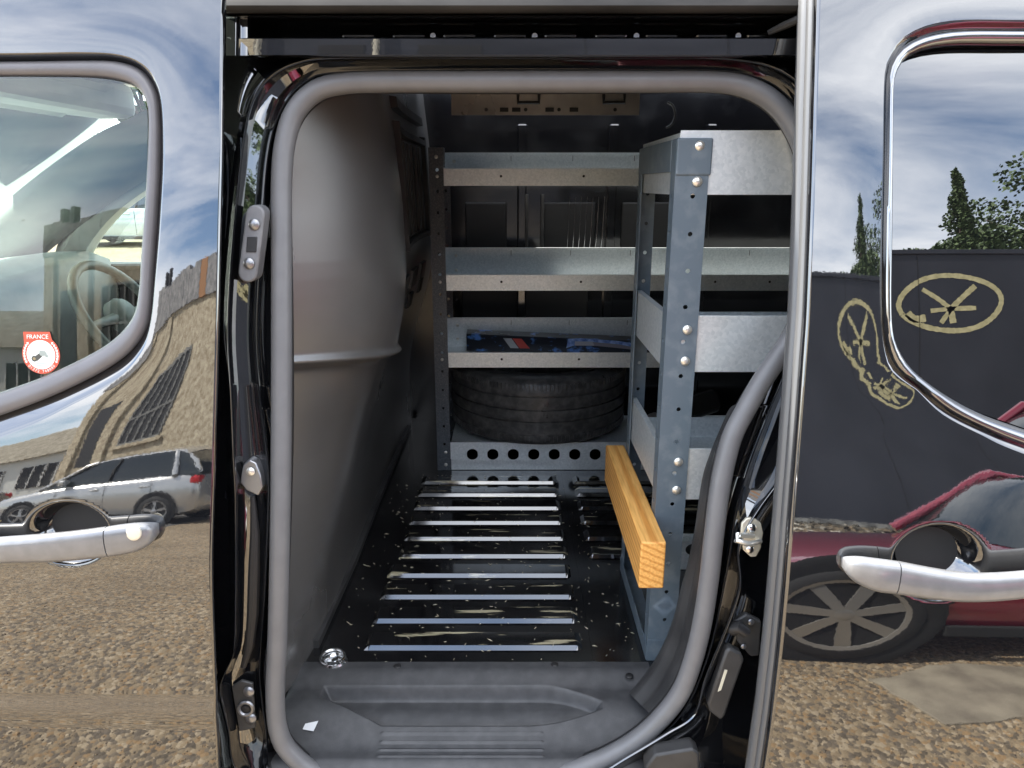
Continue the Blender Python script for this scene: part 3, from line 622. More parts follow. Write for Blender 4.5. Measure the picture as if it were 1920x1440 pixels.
# window sticker on the front door glass
stk_c = on(77, 665, .0055, SFG); K = 7.6e-4
def stick(px, py, off=0): x = stk_c.x + px*K; z = stk_c.z - py*K; return (x, SFG(x, z) + .0055 - off, z)
st = thing('window_sticker', 'round red and white sticker reading FRANCE on the front door window', 'sticker', stk_c)
def disc_px(r, off, name, mt, cx=0, cy=0, n_=40):
    m = MB(); m.loft([[stick(cx+r*k*math.cos(t), cy+r*k*math.sin(t), off) for t in [2*math.pi*q/n_ for q in range(n_)]] for k in (1, .5, .02)]); return m.build(name, mt, st, 0)
red_st = mat('sticker_red', (.62,.09,.045), .5); wh_st = mat('sticker_white', (.82,.88,.82), .5); dk_st = mat('sticker_dark', (.07,.07,.06), .5); gy_st = mat('sticker_grey', (.32,.36,.33), .5)
disc_px(39, 0, 'red_ring', red_st)
MB().add([stick(a, c, .0002) for a, c in ((-33,-46),(22,-46),(27,-20),(-33,-20))], [(0,1,2,3)]).build('red_tab', red_st, st, 0)
disc_px(29.5, .0004, 'white_disc', wh_st)
def lettering(txt, size, px, py, mt, name, ang=0, off=.0007):
    cu = bpy.data.curves.new(name, 'FONT'); cu.body = txt; cu.size = size*K; cu.align_x = 'CENTER'; cu.align_y = 'CENTER'; cu.extrude = .00008
    o = bpy.data.objects.new(name, cu); col.objects.link(o)
    dg = bpy.context.evaluated_depsgraph_get(); me = bpy.data.meshes.new_from_object(o.evaluated_get(dg)); bpy.data.objects.remove(o)
    o = bpy.data.objects.new(name, me); col.objects.link(o); me.materials.append(mt)
    x, y, z = stick(px, py, off); o.location = (x, y, z); o.rotation_euler = (R(90)-math.atan(.2), -ang, 0)
    o.parent = st; o.matrix_parent_inverse = Matrix.Translation(-Vector(st.location)); return o
lettering('FRANCE', 12, -4, -36, wh_st, 'lettering')
for i, ch in enumerate('01372 748080'):
    t = R(90 + 48 - i*96/11); lettering(ch, 8, 34*math.cos(t), 34*math.sin(t), wh_st, 'digit', -(t - math.pi/2))
for sgn in (-1, 1):
    for i in range(8):
        t = R(-42 + i*9.5); cx_, cy_ = sgn*34.2*math.cos(t), 34.2*math.sin(t)
        MB().add([stick(cx_+a, cy_+c, .0006) for a, c in ((-2.2,-2),(2.2,-2.4),(1.8,2),(-1.6,2.4))], [(0,1,2,3)]).build('lettering_mark', wh_st, st, 0)
disc_px(6, .0007, 'motif_wheel', dk_st, -14, 8, 16); disc_px(3, .0009, 'motif_hub', mat('sticker_tan', (.3,.24,.13), .5), -14, 8, 12)
def poly(pts, mt, off=.0008, name='motif'): return MB().add([stick(a, c, off) for a, c in pts], [tuple(range(len(pts)))]).build(name, mt, st, 0)
poly([(-12,3),(-2,-4),(4,-1),(2,4),(-9,13)], dk_st); poly([(-2,-9),(9,-8),(13,-2),(10,2),(0,2),(-3,-2)], gy_st, .0009); poly([(8,-3),(15,1),(14,6),(9,4)], gy_st, .001)
for y_ in (17, 21): poly([(-11,y_-.7),(13,y_-1.2),(13,y_+.4),(-11,y_+.9)], gy_st, .0008, 'small_print')

# ------------------------------------------------------------------ shelving racks
LEV = [1.49, 1.175, .92]; TALL, LIP = .105, .051
def post(px, py, sx_, sy_, w1, w2, z0, z1, mt, parent, hole=.0042, pitch=.064):
    """angle post: corner at (px,py); one leg along x (sx_), one along y (sy_)"""
    sp_ = []; z = 0; H = z1 - z0
    while z < H - 1e-6: sp_.append((z, min(z+pitch, H), None)); z += pitch
    m = MB()
    m.holed((px if sx_ > 0 else px - w1, py, z0), (1,0,0), (0,0,1), w1, [(a, c, w1*.55, hole if c-a > .03 else 0) for a, c, _ in sp_], .0022)
    m2 = [(a, c, w2*.55, hole if c-a > .03 else 0) for a, c, _ in sp_]
    m.holed((px, py if sy_ > 0 else py - w2, z0), (0,1,0), (0,0,1), w2, m2, .0022)
    return m.build('post', mt, parent, 30)
def bolts(parent, pts, nrm, r=.0085):
    for p in pts: MB().disc(p, nrm, r, r*.42, 14, r*.28).build('bolt', bolt, parent, 40)
# near rack: its back faces the door
NX0, NX1, NY0, NY1, RZ1 = .28, 1.62, .26, .622, 1.575
ra = thing('shelving_rack', 'blue-grey and galvanised shelving rack nearest the door, its back to the opening', 'shelving rack', (NX0, NY0, FZ), 0, 'steel shelving racks in the cargo area')
for (px_, sx_) in ((NX0, 1), (NX1, -1)):
    for (py_, sy_) in ((NY0, 1), (NY1, -1)): post(px_, py_, sx_, sy_, .055 if py_ == NY0 else .036, .036, FZ, RZ1, slate_steel, ra)
for z in LEV:
    zz_ = z - .005
    MB().box((NX0+.004,NY0+.0035,zz_),(NX1-.004,NY0+.0055,zz_+TALL)).build('shelf_back', galv, ra, 0, .0006)
    MB().box((NX0+.004,NY0+.0055,zz_),(NX1-.004,NY1-.006,zz_+.002)).build('shelf_tray', galv, ra, 0)
    MB().box((NX0+.004,NY1-.0060,zz_),(NX1-.004,NY1-.0040,zz_+LIP)).build('shelf_lip', galv, ra, 0, .0006)
    MB().box((NX0+.0035,NY0+.006,zz_+.0004),(NX0+.0055,NY1-.0065,zz_+TALL-.004)).build('shelf_end', galv, ra, 0, .0006)
    MB().box((NX0+.0056,NY0+.006,zz_+TALL-.006),(NX0+.016,NY1-.0065,zz_+TALL-.0042)).build('end_flange', galv, ra, 0)
    bolts(ra, [(NX0+.036,NY0-.0002,zz_+.08),(NX0+.036,NY0-.0002,zz_+.022)], (0,-1,0))
    bolts(ra, [(NX0+.022,NY1-.0062,zz_+.04)], (0,-1,0), .006)
MB().box((NX0-.0025,NY0-.003,RZ1-.058),(NX0+.0585,NY0+.04,RZ1+.0025)).build('corner_cap', slate_steel, ra, 0, .003)
MB().box((NX0-.0027,NY0+.041,RZ1-.052),(NX0-.0004,NY1+.002,RZ1+.002)).build('end_cap', slate_steel, ra, 0, .0015)
MB().box((NX0+.0005,NY0+.04,RZ1+.0002),(NX0+.038,NY1+.001,RZ1+.0022)).build('end_cap_top', slate_steel, ra, 0)
MB().box((NX0-.0022,NY0-.0022,FZ+.0005),(NX0+.058,NY0-.0003,FZ+.05)).build('foot_cap', slate_steel, ra, 0, .0008)
m = MB(); m.holed((NX0-.0022,NY0+.0002,FZ+.001), (0,1,0), (0,0,1), NY1-NY0-.0004, [(0,.036,.18,0)], .0018); m.build('foot_rail', slate_steel, ra, 0, .0006)
MB().box((NX0+.0006,NY0+.002,FZ+.0012),(NX0+.034,NY1-.002,FZ+.003)).build('foot_flange', slate_steel, ra, 0)
def perforated(x0, x1, y, z0, z1, cen, hr, parent, name='kick_panel'):
    m = MB(); sp_ = []; e = x0
    for c in cen:
        if c-.0185 > e+1e-5: sp_.append((e-x0, c-.0185-x0, 0, 0))
        sp_.append((c-.0185-x0, c+.0185-x0, None, hr)); e = c+.0185
    sp_.append((e-x0, x1-x0, 0, 0)); H = z1-z0
    m.holed((x0, y, z0), (0,0,1), (1,0,0), H, [(a, c, H*.56, r_) for a, c, _, r_ in sp_], -.002, 20)
    return m.build(name, galv, parent, 30)
perforated(NX0+.04, NX1-.04, NY1-.004, FZ+.002, FZ+.102, [NX0+.12+i*.055 for i in range(20)], .0155, ra)
MB().box((NX0+.04,NY1-.03,FZ+.094),(NX1-.04,NY1-.0045,FZ+.096)).build('kick_flange', galv, ra, 0)
# far rack: open side to the door
FX0, FX1, FY0, FY1 = -.254, 1.25, 1.278, 1.60
rb = thing('shelving_rack', 'galvanised shelving rack on the far wall holding a tyre and a flat box', 'shelving rack', (FX0, FY0, FZ), 0, 'steel shelving racks in the cargo area')
for (px_, sx_) in ((FX0, 1), (FX1, -1)):
    for (py_, sy_) in ((FY0, 1), (FY1, -1)): post(px_, py_, sx_, sy_, .043 if py_ == FY0 else .036, .036, FZ, RZ1+.035, far_steel, rb, .0052)
for k, z in enumerate(LEV):
    z = z + (.01 if k == 0 else 0)
    MB().box((FX0+.0435,FY0+.001,z),(FX1-.044,FY0+.003,z+LIP)).build('shelf_lip', galv, rb, 0, .0006)
    MB().box((FX0+.004,FY0+.0035,z+.0002),(FX1-.004,FY1-.006,z+.002)).build('shelf_tray', galv, rb, 0)
    bkp = MB().box((FX0+.004,FY1-.0060,z),(FX1-.004,FY1-.0040,z+TALL+.004)).build('shelf_back', galv, rb, 0, .0006)
    MB().box((FX0+.004,FY1-.016,z+TALL+.004),(FX1-.004,FY1-.0042,z+TALL+.006)).build('back_flange', galv, rb, 0)
    MB().box((FX0+.0035,FY0+.004,z+.0004),(FX0+.0055,FY1-.0065,z+TALL-.004)).build('shelf_end', galv, rb, 0, .0006)
    for i in range(6):
        x = FX0 + .05 + i*.215
        if z > .5: MB().box((x+.2,FY1-.0072,z+TALL-.022),(x+.2015,FY1-.0064,z+TALL-.004)).build('back_slit', gap_black, rb, 0)
        MB().disc((x+.17+.04*(i % 2),FY0+.0009,z+LIP*.56), (0,-1,0), .004, .0006, 10).build('rivet_hole', gap_black, rb)
    bolts(rb, [(FX0+.0235,FY0-.0002,z+.028)], (0,-1,0), .0055)
    bolts(rb, [(FX0+.052,FY1-.0065,z+.082),(FX0+.052,FY1-.0065,z+.03)], (0,-1,0), .006)
perforated(FX0+.0435, FX1-.044, FY0+.001, FZ+.002, FZ+.102, [-.136+i*.0702 for i in range(18)], .0200, rb)
MB().box((FX0+.044,FY0+.0036,FZ+.0935),(FX1-.044,FY1-.006,FZ+.0955)).build('bottom_tray', galv, rb, 0)
MB().box((FX0-.002,FY0-.003,RZ1-.02),(FX0+.0455,FY0+.04,RZ1+.038)).build('corner_cap', far_steel, rb, 0, .0015)
MB().box((FX0-.002,FY0-.0022,FZ+.0005),(FX0+.0455,FY0-.0004,FZ+.042)).build('foot_cap', far_steel, rb, 0, .0008)
bolts(rb, [(FX0+.027,FY0-.0024,FZ+.022),(FX0+.027,FY0-.0005,FZ+.066),(FX0+.022,FY0-.0035,RZ1+.01)], (0,-1,0), .006)

# timber
wood = mat('sawn_pine', (.55,.3,.1), .6)
n, l, b = nodes(wood); tcw = n.new('ShaderNodeTexCoord'); mpw = n.new('ShaderNodeMapping'); mpw.inputs['Scale'].default_value = (9, .55, 9); mpw.inputs['Location'].default_value = (.9,.2,-.55); mpw.inputs['Rotation'].default_value = (.02, .4, .03)
wv = n.new('ShaderNodeTexWave'); wv.wave_type = 'RINGS'; wv.rings_direction = 'Y'; wv.inputs['Scale'].default_value = 3.0; wv.inputs['Distortion'].default_value = 2.2; wv.inputs['Detail'].default_value = 3; wv.inputs['Detail Scale'].default_value = 1.4
l.new(tcw.outputs['Object'], mpw.inputs[0]); l.new(mpw.outputs[0], wv.inputs['Vector'])
rp = n.new('ShaderNodeValToRGB'); rp.color_ramp.elements[0].color = (.62,.27,.055,1); rp.color_ramp.elements[1].color = (.80,.43,.12,1); rp.color_ramp.elements[0].position = .05; rp.color_ramp.elements[1].position = .5
l.new(wv.outputs['Fac'], rp.inputs[0])
fn = n.new('ShaderNodeTexNoise'); fn.inputs['Scale'].default_value = 60; fn.inputs['Detail'].default_value = 6; mp2 = n.new('ShaderNodeMapping'); mp2.inputs['Scale'].default_value = (4,.25,4); l.new(tcw.outputs['Object'], mp2.inputs[0]); l.new(mp2.outputs[0], fn.inputs['Vector'])
mxw = n.new('ShaderNodeMix'); mxw.data_type = 'RGBA'; mxw.blend_type = 'MULTIPLY'; mxw.inputs['Factor'].default_value = .6; rq = n.new('ShaderNodeValToRGB'); rq.color_ramp.elements[0].position = .3; rq.color_ramp.elements[0].color = (.6,.52,.42,1); rq.color_ramp.elements[1].position = .6
l.new(fn.outputs['Fac'], rq.inputs[0]); l.new(rp.outputs[0], mxw.inputs['A']); l.new(rq.outputs[0], mxw.inputs['B']); l.new(mxw.outputs['Result'], b.inputs['Base Color'])
bw = n.new('ShaderNodeBump'); bw.inputs['Strength'].default_value = .25; bw.inputs['Distance'].default_value = .001; l.new(fn.outputs['Fac'], bw.inputs['Height']); l.new(bw.outputs[0], b.inputs['Normal'])
tag(MB().box((.2315,.15,.790),(.2772,.648,.884)).build('timber_beam', wood, None, 40, .0035, 3), 'short length of sawn pine timber fixed across the end of the near rack', 'timber')

# tyre lying flat on the far rack's bottom tray
tyre_m = noise_mat(mat('wet_tyre_rubber', (.02,.02,.02), .45), (.045,.045,.045), (.13,.127,.122), 40, 6, .4, .8, rough=(.25,.55), bump=.5, bscale=160)
def tread(sh, grooves, r, w):
    pr = [(r*.60, -w/2*.86), (r*.70, -w/2*.985), (r*.86, -w/2), (r*.95, -w/2*.93), (r*.985, -w/2*.80)]
    for g in grooves: pr += [(r*(1-.018*abs(g)**2*2), g*w/2-.0035), (r-.008, g*w/2-.0028), (r-.008, g*w/2+.0028), (r*(1-.018*abs(g)**2*2), g*w/2+.0035)]
    return pr + [(r*.985, w/2*.80), (r*.95, w/2*.93), (r*.86, w/2), (r*.70, w/2*.985), (r*.60, w/2*.86), (r*.58, w/2*.6), (r*.58, -w/2*.6), (r*.60, -w/2*.86)]
ty = thing('spare_tyre', 'worn wet black tyre lying flat on the bottom tray of the far rack', 'tyre', (.095,1.515,.662))
MB().lathe(tread(1, (-.62,-.22,.12,.5), .318, .235), (.097,1.522,.662+.1185), 'z', 120).build('tread', tyre_m, ty, 40)
m = MB()
for i in range(72):
    a = R(-180 + i*2.5*1.0) if True else 0
    for zz0, zz1 in ((-.098,-.078),(.080,.098)):
        r1 = .3145; da = .006
        P = [(.097+r_*math.cos(a+d), 1.522+r_*math.sin(a+d), .7805+z) for r_ in (r1-.006, r1+.0022) for d in (-da*.6, da*.6) for z in (zz0, zz1)]
        m.add(P, [(0,1,3,2),(4,6,7,5),(0,4,5,1),(2,3,7,6),(0,2,6,4),(1,5,7,3)])
m.build('shoulder_blocks', tyre_m, ty, 0)['kind'] = 'stuff'

# flat box of wiper blades on the far rack's third shelf
bx_ = thing('wiper_blade_box', 'long flat black box with blue splashes and a wiper blade picture', 'box', (.1,1.45,.922))
bm_ = noise_mat(mat('box_black_print', (.01,.012,.02), .3), (.012,.015,.025), (.12,.30,.75), 22, 9, .58, .68, stretch=(1,1,1.6))
BA, BB = (-.165, 1.52), (.50, 1.455)
def bp(t, d, h): return (BA[0]+(BB[0]-BA[0])*t, BA[1]+(BB[1]-BA[1])*t + d, .9225 + h*(1-.24*t))
m = MB(); m.add([bp(0,0,0),bp(1,0,0),bp(1,.055,0),bp(0,.055,0),bp(0,0,.062),bp(1,0,.062),bp(1,.055,.069),bp(0,.055,.069)], [(0,3,2,1),(4,5,6,7),(0,1,5,4),(1,2,6,5),(2,3,7,6),(3,0,4,7)])
m.build('carton', bm_, bx_, 0, .001)
def bface(pts, mt, name, d=-.0008):
    return MB().add([bp(t, d, h) for t, h in pts], [tuple(range(len(pts)))]).build(name, mt, bx_, 0)
bface([(.20,.052),(.245,.052),(.285,.014),(.24,.014)], mat('box_grey_print', (.6,.62,.64), .4), 'grey_flash')
bface([(.25,.052),(.30,.052),(.345,.014),(.29,.014)], mat('box_red_print', (.7,.10,.08), .4), 'red_flash')
bface([(.55,.060),(.62,.064),(.8,.060),(1,.04),(1,.02),(.9,.03),(.75,.04),(.6,.036),(.54,.02)], noise_mat(mat('box_blue_print', (.1,.2,.5), .4), (.10,.20,.55), (.45,.62,.95), 60, 6), 'blue_splash', -.0006)
bface([(.585,.05),(.68,.052),(.69,.034),(.585,.032)], mat('box_blade_print', (.55,.52,.54), .4), 'blade_picture', -.0011)
bface([(.68,.05),(.82,.044),(.96,.024),(.97,.016),(.80,.028),(.69,.034)], mat('box_blade_dark', (.30,.27,.30), .4), 'blade_picture', -.0012)
for t0, t1 in ((.045,.105),(.185,.235)): MB().add([(lambda q: (q[0], q[1], q[2]+.0008))(bp(t, d, .0635)) for t, d in ((t0,.012),(t1,.012),(t1,.04),(t0,.04))], [(0,1,2,3)]).build('barcode', mat('box_white_print', (.6,.6,.6), .5), bx_, 0)
# dark bottle lying behind the near rack
bo = thing('dark_bottle', 'dark bottle lying on the far rack beside the tyre, half hidden behind the near rack', 'bottle', (.55,1.42,.69))
axb = Vector((.8,.25,.18)).normalized(); b0 = Vector((.50,1.38,.705))
MB().tube([b0, b0+axb*.02, b0+axb*.025, b0+axb*.07, b0+axb*.09, b0+axb*.24, b0+axb*.25], [.022,.022,.016,.02,.045,.045,.035], 18, up=(0,0,1)).build('bottle_body', mat('dark_bottle_plastic', (.02,.02,.02), .25), bo, 40)
MB().tube([b0-axb*.012, b0+axb*.012], [.024,.024], 16).build('bottle_cap', mat('bottle_cap_grey', (.16,.15,.14), .4), bo, 40)
# crumbs on the floor
m = MB()
for i in range(420):
    x, y = rnd.uniform(-.38,.27), rnd.uniform(.25,1.25); s = rnd.uniform(.0008,.0024); a = rnd.uniform(0,3.14); L = s*rnd.uniform(1,4)
    d = Vector((math.cos(a), math.sin(a), 0)); q = Vector((-d.y, d.x, 0)); c = Vector((x, y, FZ + (.0100 if ((y-.292) % .0962) < .055 and -.3 < x < .135 else .0007)))
    m.add([c-d*L, c+q*s*.5, c+d*L, c-q*s*.5, c+Vector((0,0,s*.7))], [(0,1,4),(1,2,4),(2,3,4),(3,0,4)])
tag(m.build('floor_crumbs', mat('dry_crumbs', (.42,.38,.28), .9), None, 0), 'scattered pale wood crumbs and dust on the black cargo floor', 'debris', kind='stuff')

# ------------------------------------------------------------------ cars
car_glass = mat('car_window_glass', (.012,.016,.015), .01, ior=1.7)
tyre_black = mat('car_tyre_rubber', (.02,.02,.02), .7)
alloy = mat('alloy_rim', (.42,.42,.43), .28, metal=.85)
dark_alloy = mat('grey_alloy_rim', (.34,.33,.31), .32, metal=.6)
head_m = mat('headlight_lens', (.55,.58,.6), .08, ior=1.6); tail_m = mat('tail_light_lens', (.45,.015,.02), .12, ior=1.6)
plate_m = mat('number_plate_white', (.7,.7,.66), .5); arch_m = mat('wheel_arch_black', (.01,.01,.01), .8)
def car_paint(name, c, metal=.5, ior=1.6):
    return mat(name, c, .22, metal=metal, ior=ior, coat=1.0)
def make_wheel(parent, x, y, side, r=.315, spokes=5, rim_mat=None, rr=.70):
    w = .2; root = MB().lathe([(r*rr, -w/2), (r*.9, -w/2*.98), (r*.985, -w/2*.8), (r, 0), (r*.985, w/2*.8), (r*.9, w/2*.98), (r*rr, w/2), (r*rr*.97, 0), (r*rr, -w/2)], (x, y, r), 'y', 36).build('wheel', tyre_black, parent, 40)
    rm = MB(); yo = y + side*w/2*.82
    rm.lathe([(r*rr*1.02, yo+side*.008-y), (r*rr*1.0, yo+side*.016-y), (r*rr*.92, yo+side*.012-y), (r*rr*.89, yo-side*.03-y), (r*rr*.89, -side*.06)], (x, y, r), 'y', 36)
    for k in range(spokes):
        a = 2*math.pi*k/spokes + .3; d = Vector((math.cos(a), 0, math.sin(a))); q = Vector((-math.sin(a), 0, math.cos(a))); c = Vector((x, yo, r)); s_ = Vector((0, side, 0))
        A = [c+d*r*.1+q*r*.07+s_*.02, c+d*r*.1-q*r*.07+s_*.02, c+d*r*rr*.95-q*r*.10+s_*.008, c+d*r*rr*.95+q*r*.10+s_*.008]
        Bk = [p - s_*.035 for p in A]; rm.add(A+Bk, [(0,1,2,3),(7,6,5,4),(0,4,5,1),(1,5,6,2),(2,6,7,3),(3,7,4,0)])
    rm.disc((x, yo-side*.01, r), (0, side, 0), r*.16, .028, 16, .006)
    rm.build('rim', rim_mat or alloy, root, 35)
    MB().lathe([(0,0),(r*rr*.9,0)], (x, y-side*.0, r), 'y', 24).build('brake_disc', arch_m, root, 0)
    return root
def make_car(name, label, pm, loc, rz=0, group='parked cars', H=1.46, estate=False, spokes=5, rim_mat=None, r=.315, rr=.7, low=0, dx=0):
    t = thing(name, label, 'car', (0,0,0), 0, group)
    st_ = [(0,.50,.36,.58),(.05,.66,.28,.68),(.2,.78,.22,.77),(.5,.84,.19,.84),(.85,.866,.18,.895),(1.12,.872,.18,.945),(1.6,.875,.18,.96),(2.4,.875,.18,.975),(3.1,.872,.18,.99),(3.6,.855,.2,1.0),(3.85,.82,.26,.985),(3.96,.76,.32,.90),(4.0,.62,.4,.74)]
    st_ = [(x + dx*smooth((x-.85)/.3), hw, zb, zt - low*smooth((1.9-x)/.9)) for x, hw, zb, zt in st_]; Q = lambda x: x + dx
    rings = []
    for x, hw, zb, zt in catmull(st_, 3):
        half = [(hw*.80,zb),(hw*.95,zb+.05),(hw*.99,zb+.2),(hw,zb+(zt-zb)*.55),(hw*.985,zt-.13),(hw*.955,zt-.06),(hw*.90,zt-.015),(hw*.74,zt),(hw*.4,zt+.02)]
        rings.append([(x, y, z) for y, z in half] + [(x, 0, zt+.026)] + [(x, -y, z) for y, z in reversed(half)])
    MB().loft(rings, True, True).build('body', pm, t, 38)
    xr = (3.55 if estate else 3.25)+dx
    gh = [(1.08+dx,.93-low*.8,.90-low*.8),(1.35+dx,1.10-low*.4,.93-low*.7),(1.7+dx,1.30,.93-low*.3),(1.95+dx,H-.065,.93),(2.2+dx,H-.03,.93),(2.7+dx,H-.02,.94),(xr-.1,H-.055,.95),(xr+.12,H-.15,.96),(xr+.32,1.12,.96),(xr+.42,.97,.94)]
    rings = []
    for x, zt, zb in catmull(gh, 4):
        k = (zt-.93)/(H-.93); hb = .80; ht = .80 - .19*k
        rings.append([(x, hb, zb), (x, (hb+ht)/2+.015, (zb+zt)/2), (x, ht+.01, zt-.015), (x, ht*.85, zt+.0), (x, 0, zt+.018), (x, -ht*.85, zt), (x, -ht-.01, zt-.015), (x, -(hb+ht)/2-.015, (zb+zt)/2), (x, -hb, zb)])
    MB().loft(rings, False).build('window_glass', car_glass, t, 50)
    rf = [(1.86+dx,H-.10),(1.95+dx,H-.058),(2.2+dx,H-.022),(2.7+dx,H-.012),(xr-.1,H-.047),(xr+.1,H-.13)]
    rings = []
    for x, zt in catmull(rf, 4):
        ht = .80 - .19*(zt-.93)/(H-.93); rings.append([(x, ht+.022, zt-.03), (x, ht+.012, zt-.008), (x, ht*.85, zt+.008), (x, 0, zt+.026), (x, -ht*.85, zt+.008), (x, -ht-.012, zt-.008), (x, -ht-.022, zt-.03)])
    MB().loft(rings, False).build('roof', pm, t, 50)
    for s in (-1, 1):
        MB().tube([(1.0+dx,s*.80,.93-low*.8),(1.4+dx,s*.765,1.135-low*.4),(1.75+dx,s*.70,1.335),(1.95+dx,s*.645,H-.07)], [.035,.032,.032,.03], 8).build('pillar', pm, t, 60)
        MB().tube([(2.32+dx,s*.822,.96),(2.36+dx,s*.745,1.22),(2.40+dx,s*.65,H-.05)], .022, 6).build('door_pillar', arch_m, t, 60)
        MB().tube([(xr-.02,s*.82,.97),(xr-.06,s*.765,1.18),(xr-.14,s*.66,H-.08)], [.06,.05,.035], 8).build('rear_pillar', pm, t, 60)
        MB().tube([(xr+.38,s*.74,.98),(xr+.26,s*.69,1.18),(xr+.06,s*.63,H-.15)], [.05,.045,.03], 8).build('rear_pillar', pm, t, 60)
        MB().box((1.42+dx,s*.90-.075,.98-low*.4),(1.56+dx,s*.90+.075,1.10-low*.4)).build('wing_mirror', pm, t, 0, .035, 3)
        for x in (2.02+dx, 2.95+dx): MB().box((x,s*.882-.012,.80),(x+.17,s*.882+.012,.83)).build('door_handle', pm, t, 0, .01)
        for x in (1.38+dx, 2.30+dx, 3.16+dx): MB().box((x,s*.876-.002,.3),(x+.008,s*.876+.002,.93)).build('door_gap', arch_m, t, 0)
        for x in (.80, 3.28+dx):
            MB().lathe([(r*1.14,-.02),(r*1.2,.004),(r*1.14,.010),(r*1.02,.004),(.05,.004)] if s > 0 else [(r*1.14,.02),(r*1.2,-.004),(r*1.14,-.010),(r*1.02,-.004),(.05,-.004)], (x, s*.874, r+.02), 'y', 32).build('wheel_arch', arch_m, t, 40)
            make_wheel(t, x, s*.79, s, r, spokes, rim_mat, rr)
        MB().box((.04,s*.62-.14,.60-low*.6),(.26,s*.62+.12,.71-low*.6)).build('headlight', head_m, t, 0, .04, 3)
        MB().box((3.80+dx,s*.70-.12,.80),(3.97+dx,s*.70+.12,.93)).build('tail_light', tail_m, t, 0, .03, 3)
        MB().box((1.2,s*.872-.02,.19),(2.95+dx,s*.872+.012,.27)).build('side_skirt', arch_m, t, 0, .01)
    MB().box((-.012,-.26,.42),(.03,.26,.53)).build('number_plate', plate_m, t, 0, .004)
    MB().box((3.985+dx,-.26,.60),(4.012+dx,.26,.71)).build('number_plate', mat('number_plate_yellow_'+name, (.62,.48,.06), .5), t, 0, .004)
    t.location = loc; t.rotation_euler = (0, 0, rz); return t
make_car('parked_car', 'dark red hatchback with grey spoked alloy wheels parked close beside the van', car_paint('dark_red_car_paint', (.20,.009,.028), .25), (.22,-2.44,0), 0, 'cars parked around the van', spokes=7, rim_mat=dark_alloy, r=.335, rr=.77, low=.2, dx=.70, H=1.40)
make_car('parked_car', 'silver hatchback parked in front of the pale building, nearest of the silver cars', car_paint('silver_car_paint', (.50,.50,.49), .6), (-8.35,-9.6,0), 0, 'cars parked around the van', estate=True)
make_car('parked_car', 'grey car parked ahead of the nearest silver hatchback by the pale building', car_paint('grey_car_paint', (.20,.20,.21), .6), (-13.2,-9.7,0), 0, 'cars parked around the van')
make_car('parked_car', 'silver car seen through the far window of the cab', car_paint('silver_blue_paint', (.55,.58,.58), .3), (-11.8,18.2,0), 0, 'cars parked around the van')
make_car('parked_car', 'white car seen through the windscreen at the left edge', car_paint('white_car_paint', (.75,.75,.74), 0), (-9.6,12.6,0), math.pi, 'cars parked around the van')
make_car('parked_car', 'dark estate car seen from behind through the windscreen', car_paint('dark_blue_paint', (.10,.13,.15), .3), (-16.6,28,.9), math.pi*1.5, 'cars parked around the van', H=1.7, estate=True)
MB().box((-30,26,-.2),(4,60,.89)).build('bank', noise_mat(mat('dry_bank', (.3,.26,.16), .95), (.2,.2,.1), (.4,.35,.22), 2, 6), None, 0)['kind'] = 'structure'

make_wheel(van, -2.15, .135, -1); make_wheel(van, 2.12, .135, -1)
# ------------------------------------------------------------------ black wall with yellow marks, pale building
wall_m = noise_mat(mat('black_painted_render', (.02,.021,.025), .55), (.009,.011,.018), (.034,.038,.052), .45, 9, .32, .70, bump=.4, bscale=40)
cream = noise_mat(mat('roughcast_render', (.36,.31,.20), .9), (.24,.19,.12), (.52,.46,.34), 9, 8, .32, .68, bump=.8, bscale=55, dist=.02)
bwall = thing('black_wall', 'tall black painted wall with yellow spray marks behind the red car', 'wall', (2.5,-12,0))
MB().box((-4.4,-12.3,0),(16,-12,4.75)).build('wall_face', wall_m, bwall, 0)
MB().box((-4.4,-12.34,4.75),(16,-11.96,4.85)).build('coping', wall_m, bwall, 0, .01)
MB().box((-4.4,-11.999,0),(16,-11.95,.12)).build('plinth', noise_mat(mat('pale_plinth', (.2,.2,.19), .9), (.07,.07,.07), (.3,.3,.28), 4, 6), bwall, 0)
for x, w_ in ((-3.3,.8),(-1.6,1.1)): MB().box((x,-12.004,1.2),(x+w_,-11.992,3.1)).build('dark_panel', gap_black, bwall, 0, .01)
for k in range(7): MB().box((-1.2+k*2.44,-12.004,.12),(-1.185+k*2.44,-11.994,4.75)).build('panel_joint', gap_black, bwall, 0)
for x in (-2.3,-4.3): MB().tube([(x,-11.9,.05),(x,-11.9,4.2)], .05, 10).build('downpipe', mat('cream_pipe', (.45,.42,.34), .6), bwall)
yel = noise_mat(mat('yellow_spray_paint', (.40,.31,.09), .7), (.42,.38,.20), (.62,.56,.32), 9, 6)
def stroke(pts, w_, name='spray_mark'):
    P = catmull(pts, 8); m = MB(); rings = []
    for i, p in enumerate(P):
        a, c = P[max(0, i-1)], P[min(len(P)-1, i+1)]; d = np.array(c)-np.array(a); d /= max(np.hypot(*d), 1e-9); q = np.array((-d[1], d[0]))*w_*.60*rnd.uniform(.85,1.12)
        rings.append([(p[0]-q[0], -11.994, p[1]-q[1]), (p[0]+q[0], -11.994, p[1]+q[1])])
    return m.loft(rings, False).build(name, yel, bwall, 0)
GX, GZ = 6.75, 3.75
stroke([(GX+1.0*math.cos(t)+.04*math.sin(3*t), GZ+.55*math.sin(t)) for t in [R(a) for a in range(-155,206,18)]], .085)
stroke([(GX-.55,GZ+.27),(GX-.25,GZ+.08),(GX,GZ-.12)], .08); stroke([(GX+.50,GZ+.34),(GX+.25,GZ+.12),(GX,GZ-.12)], .09)
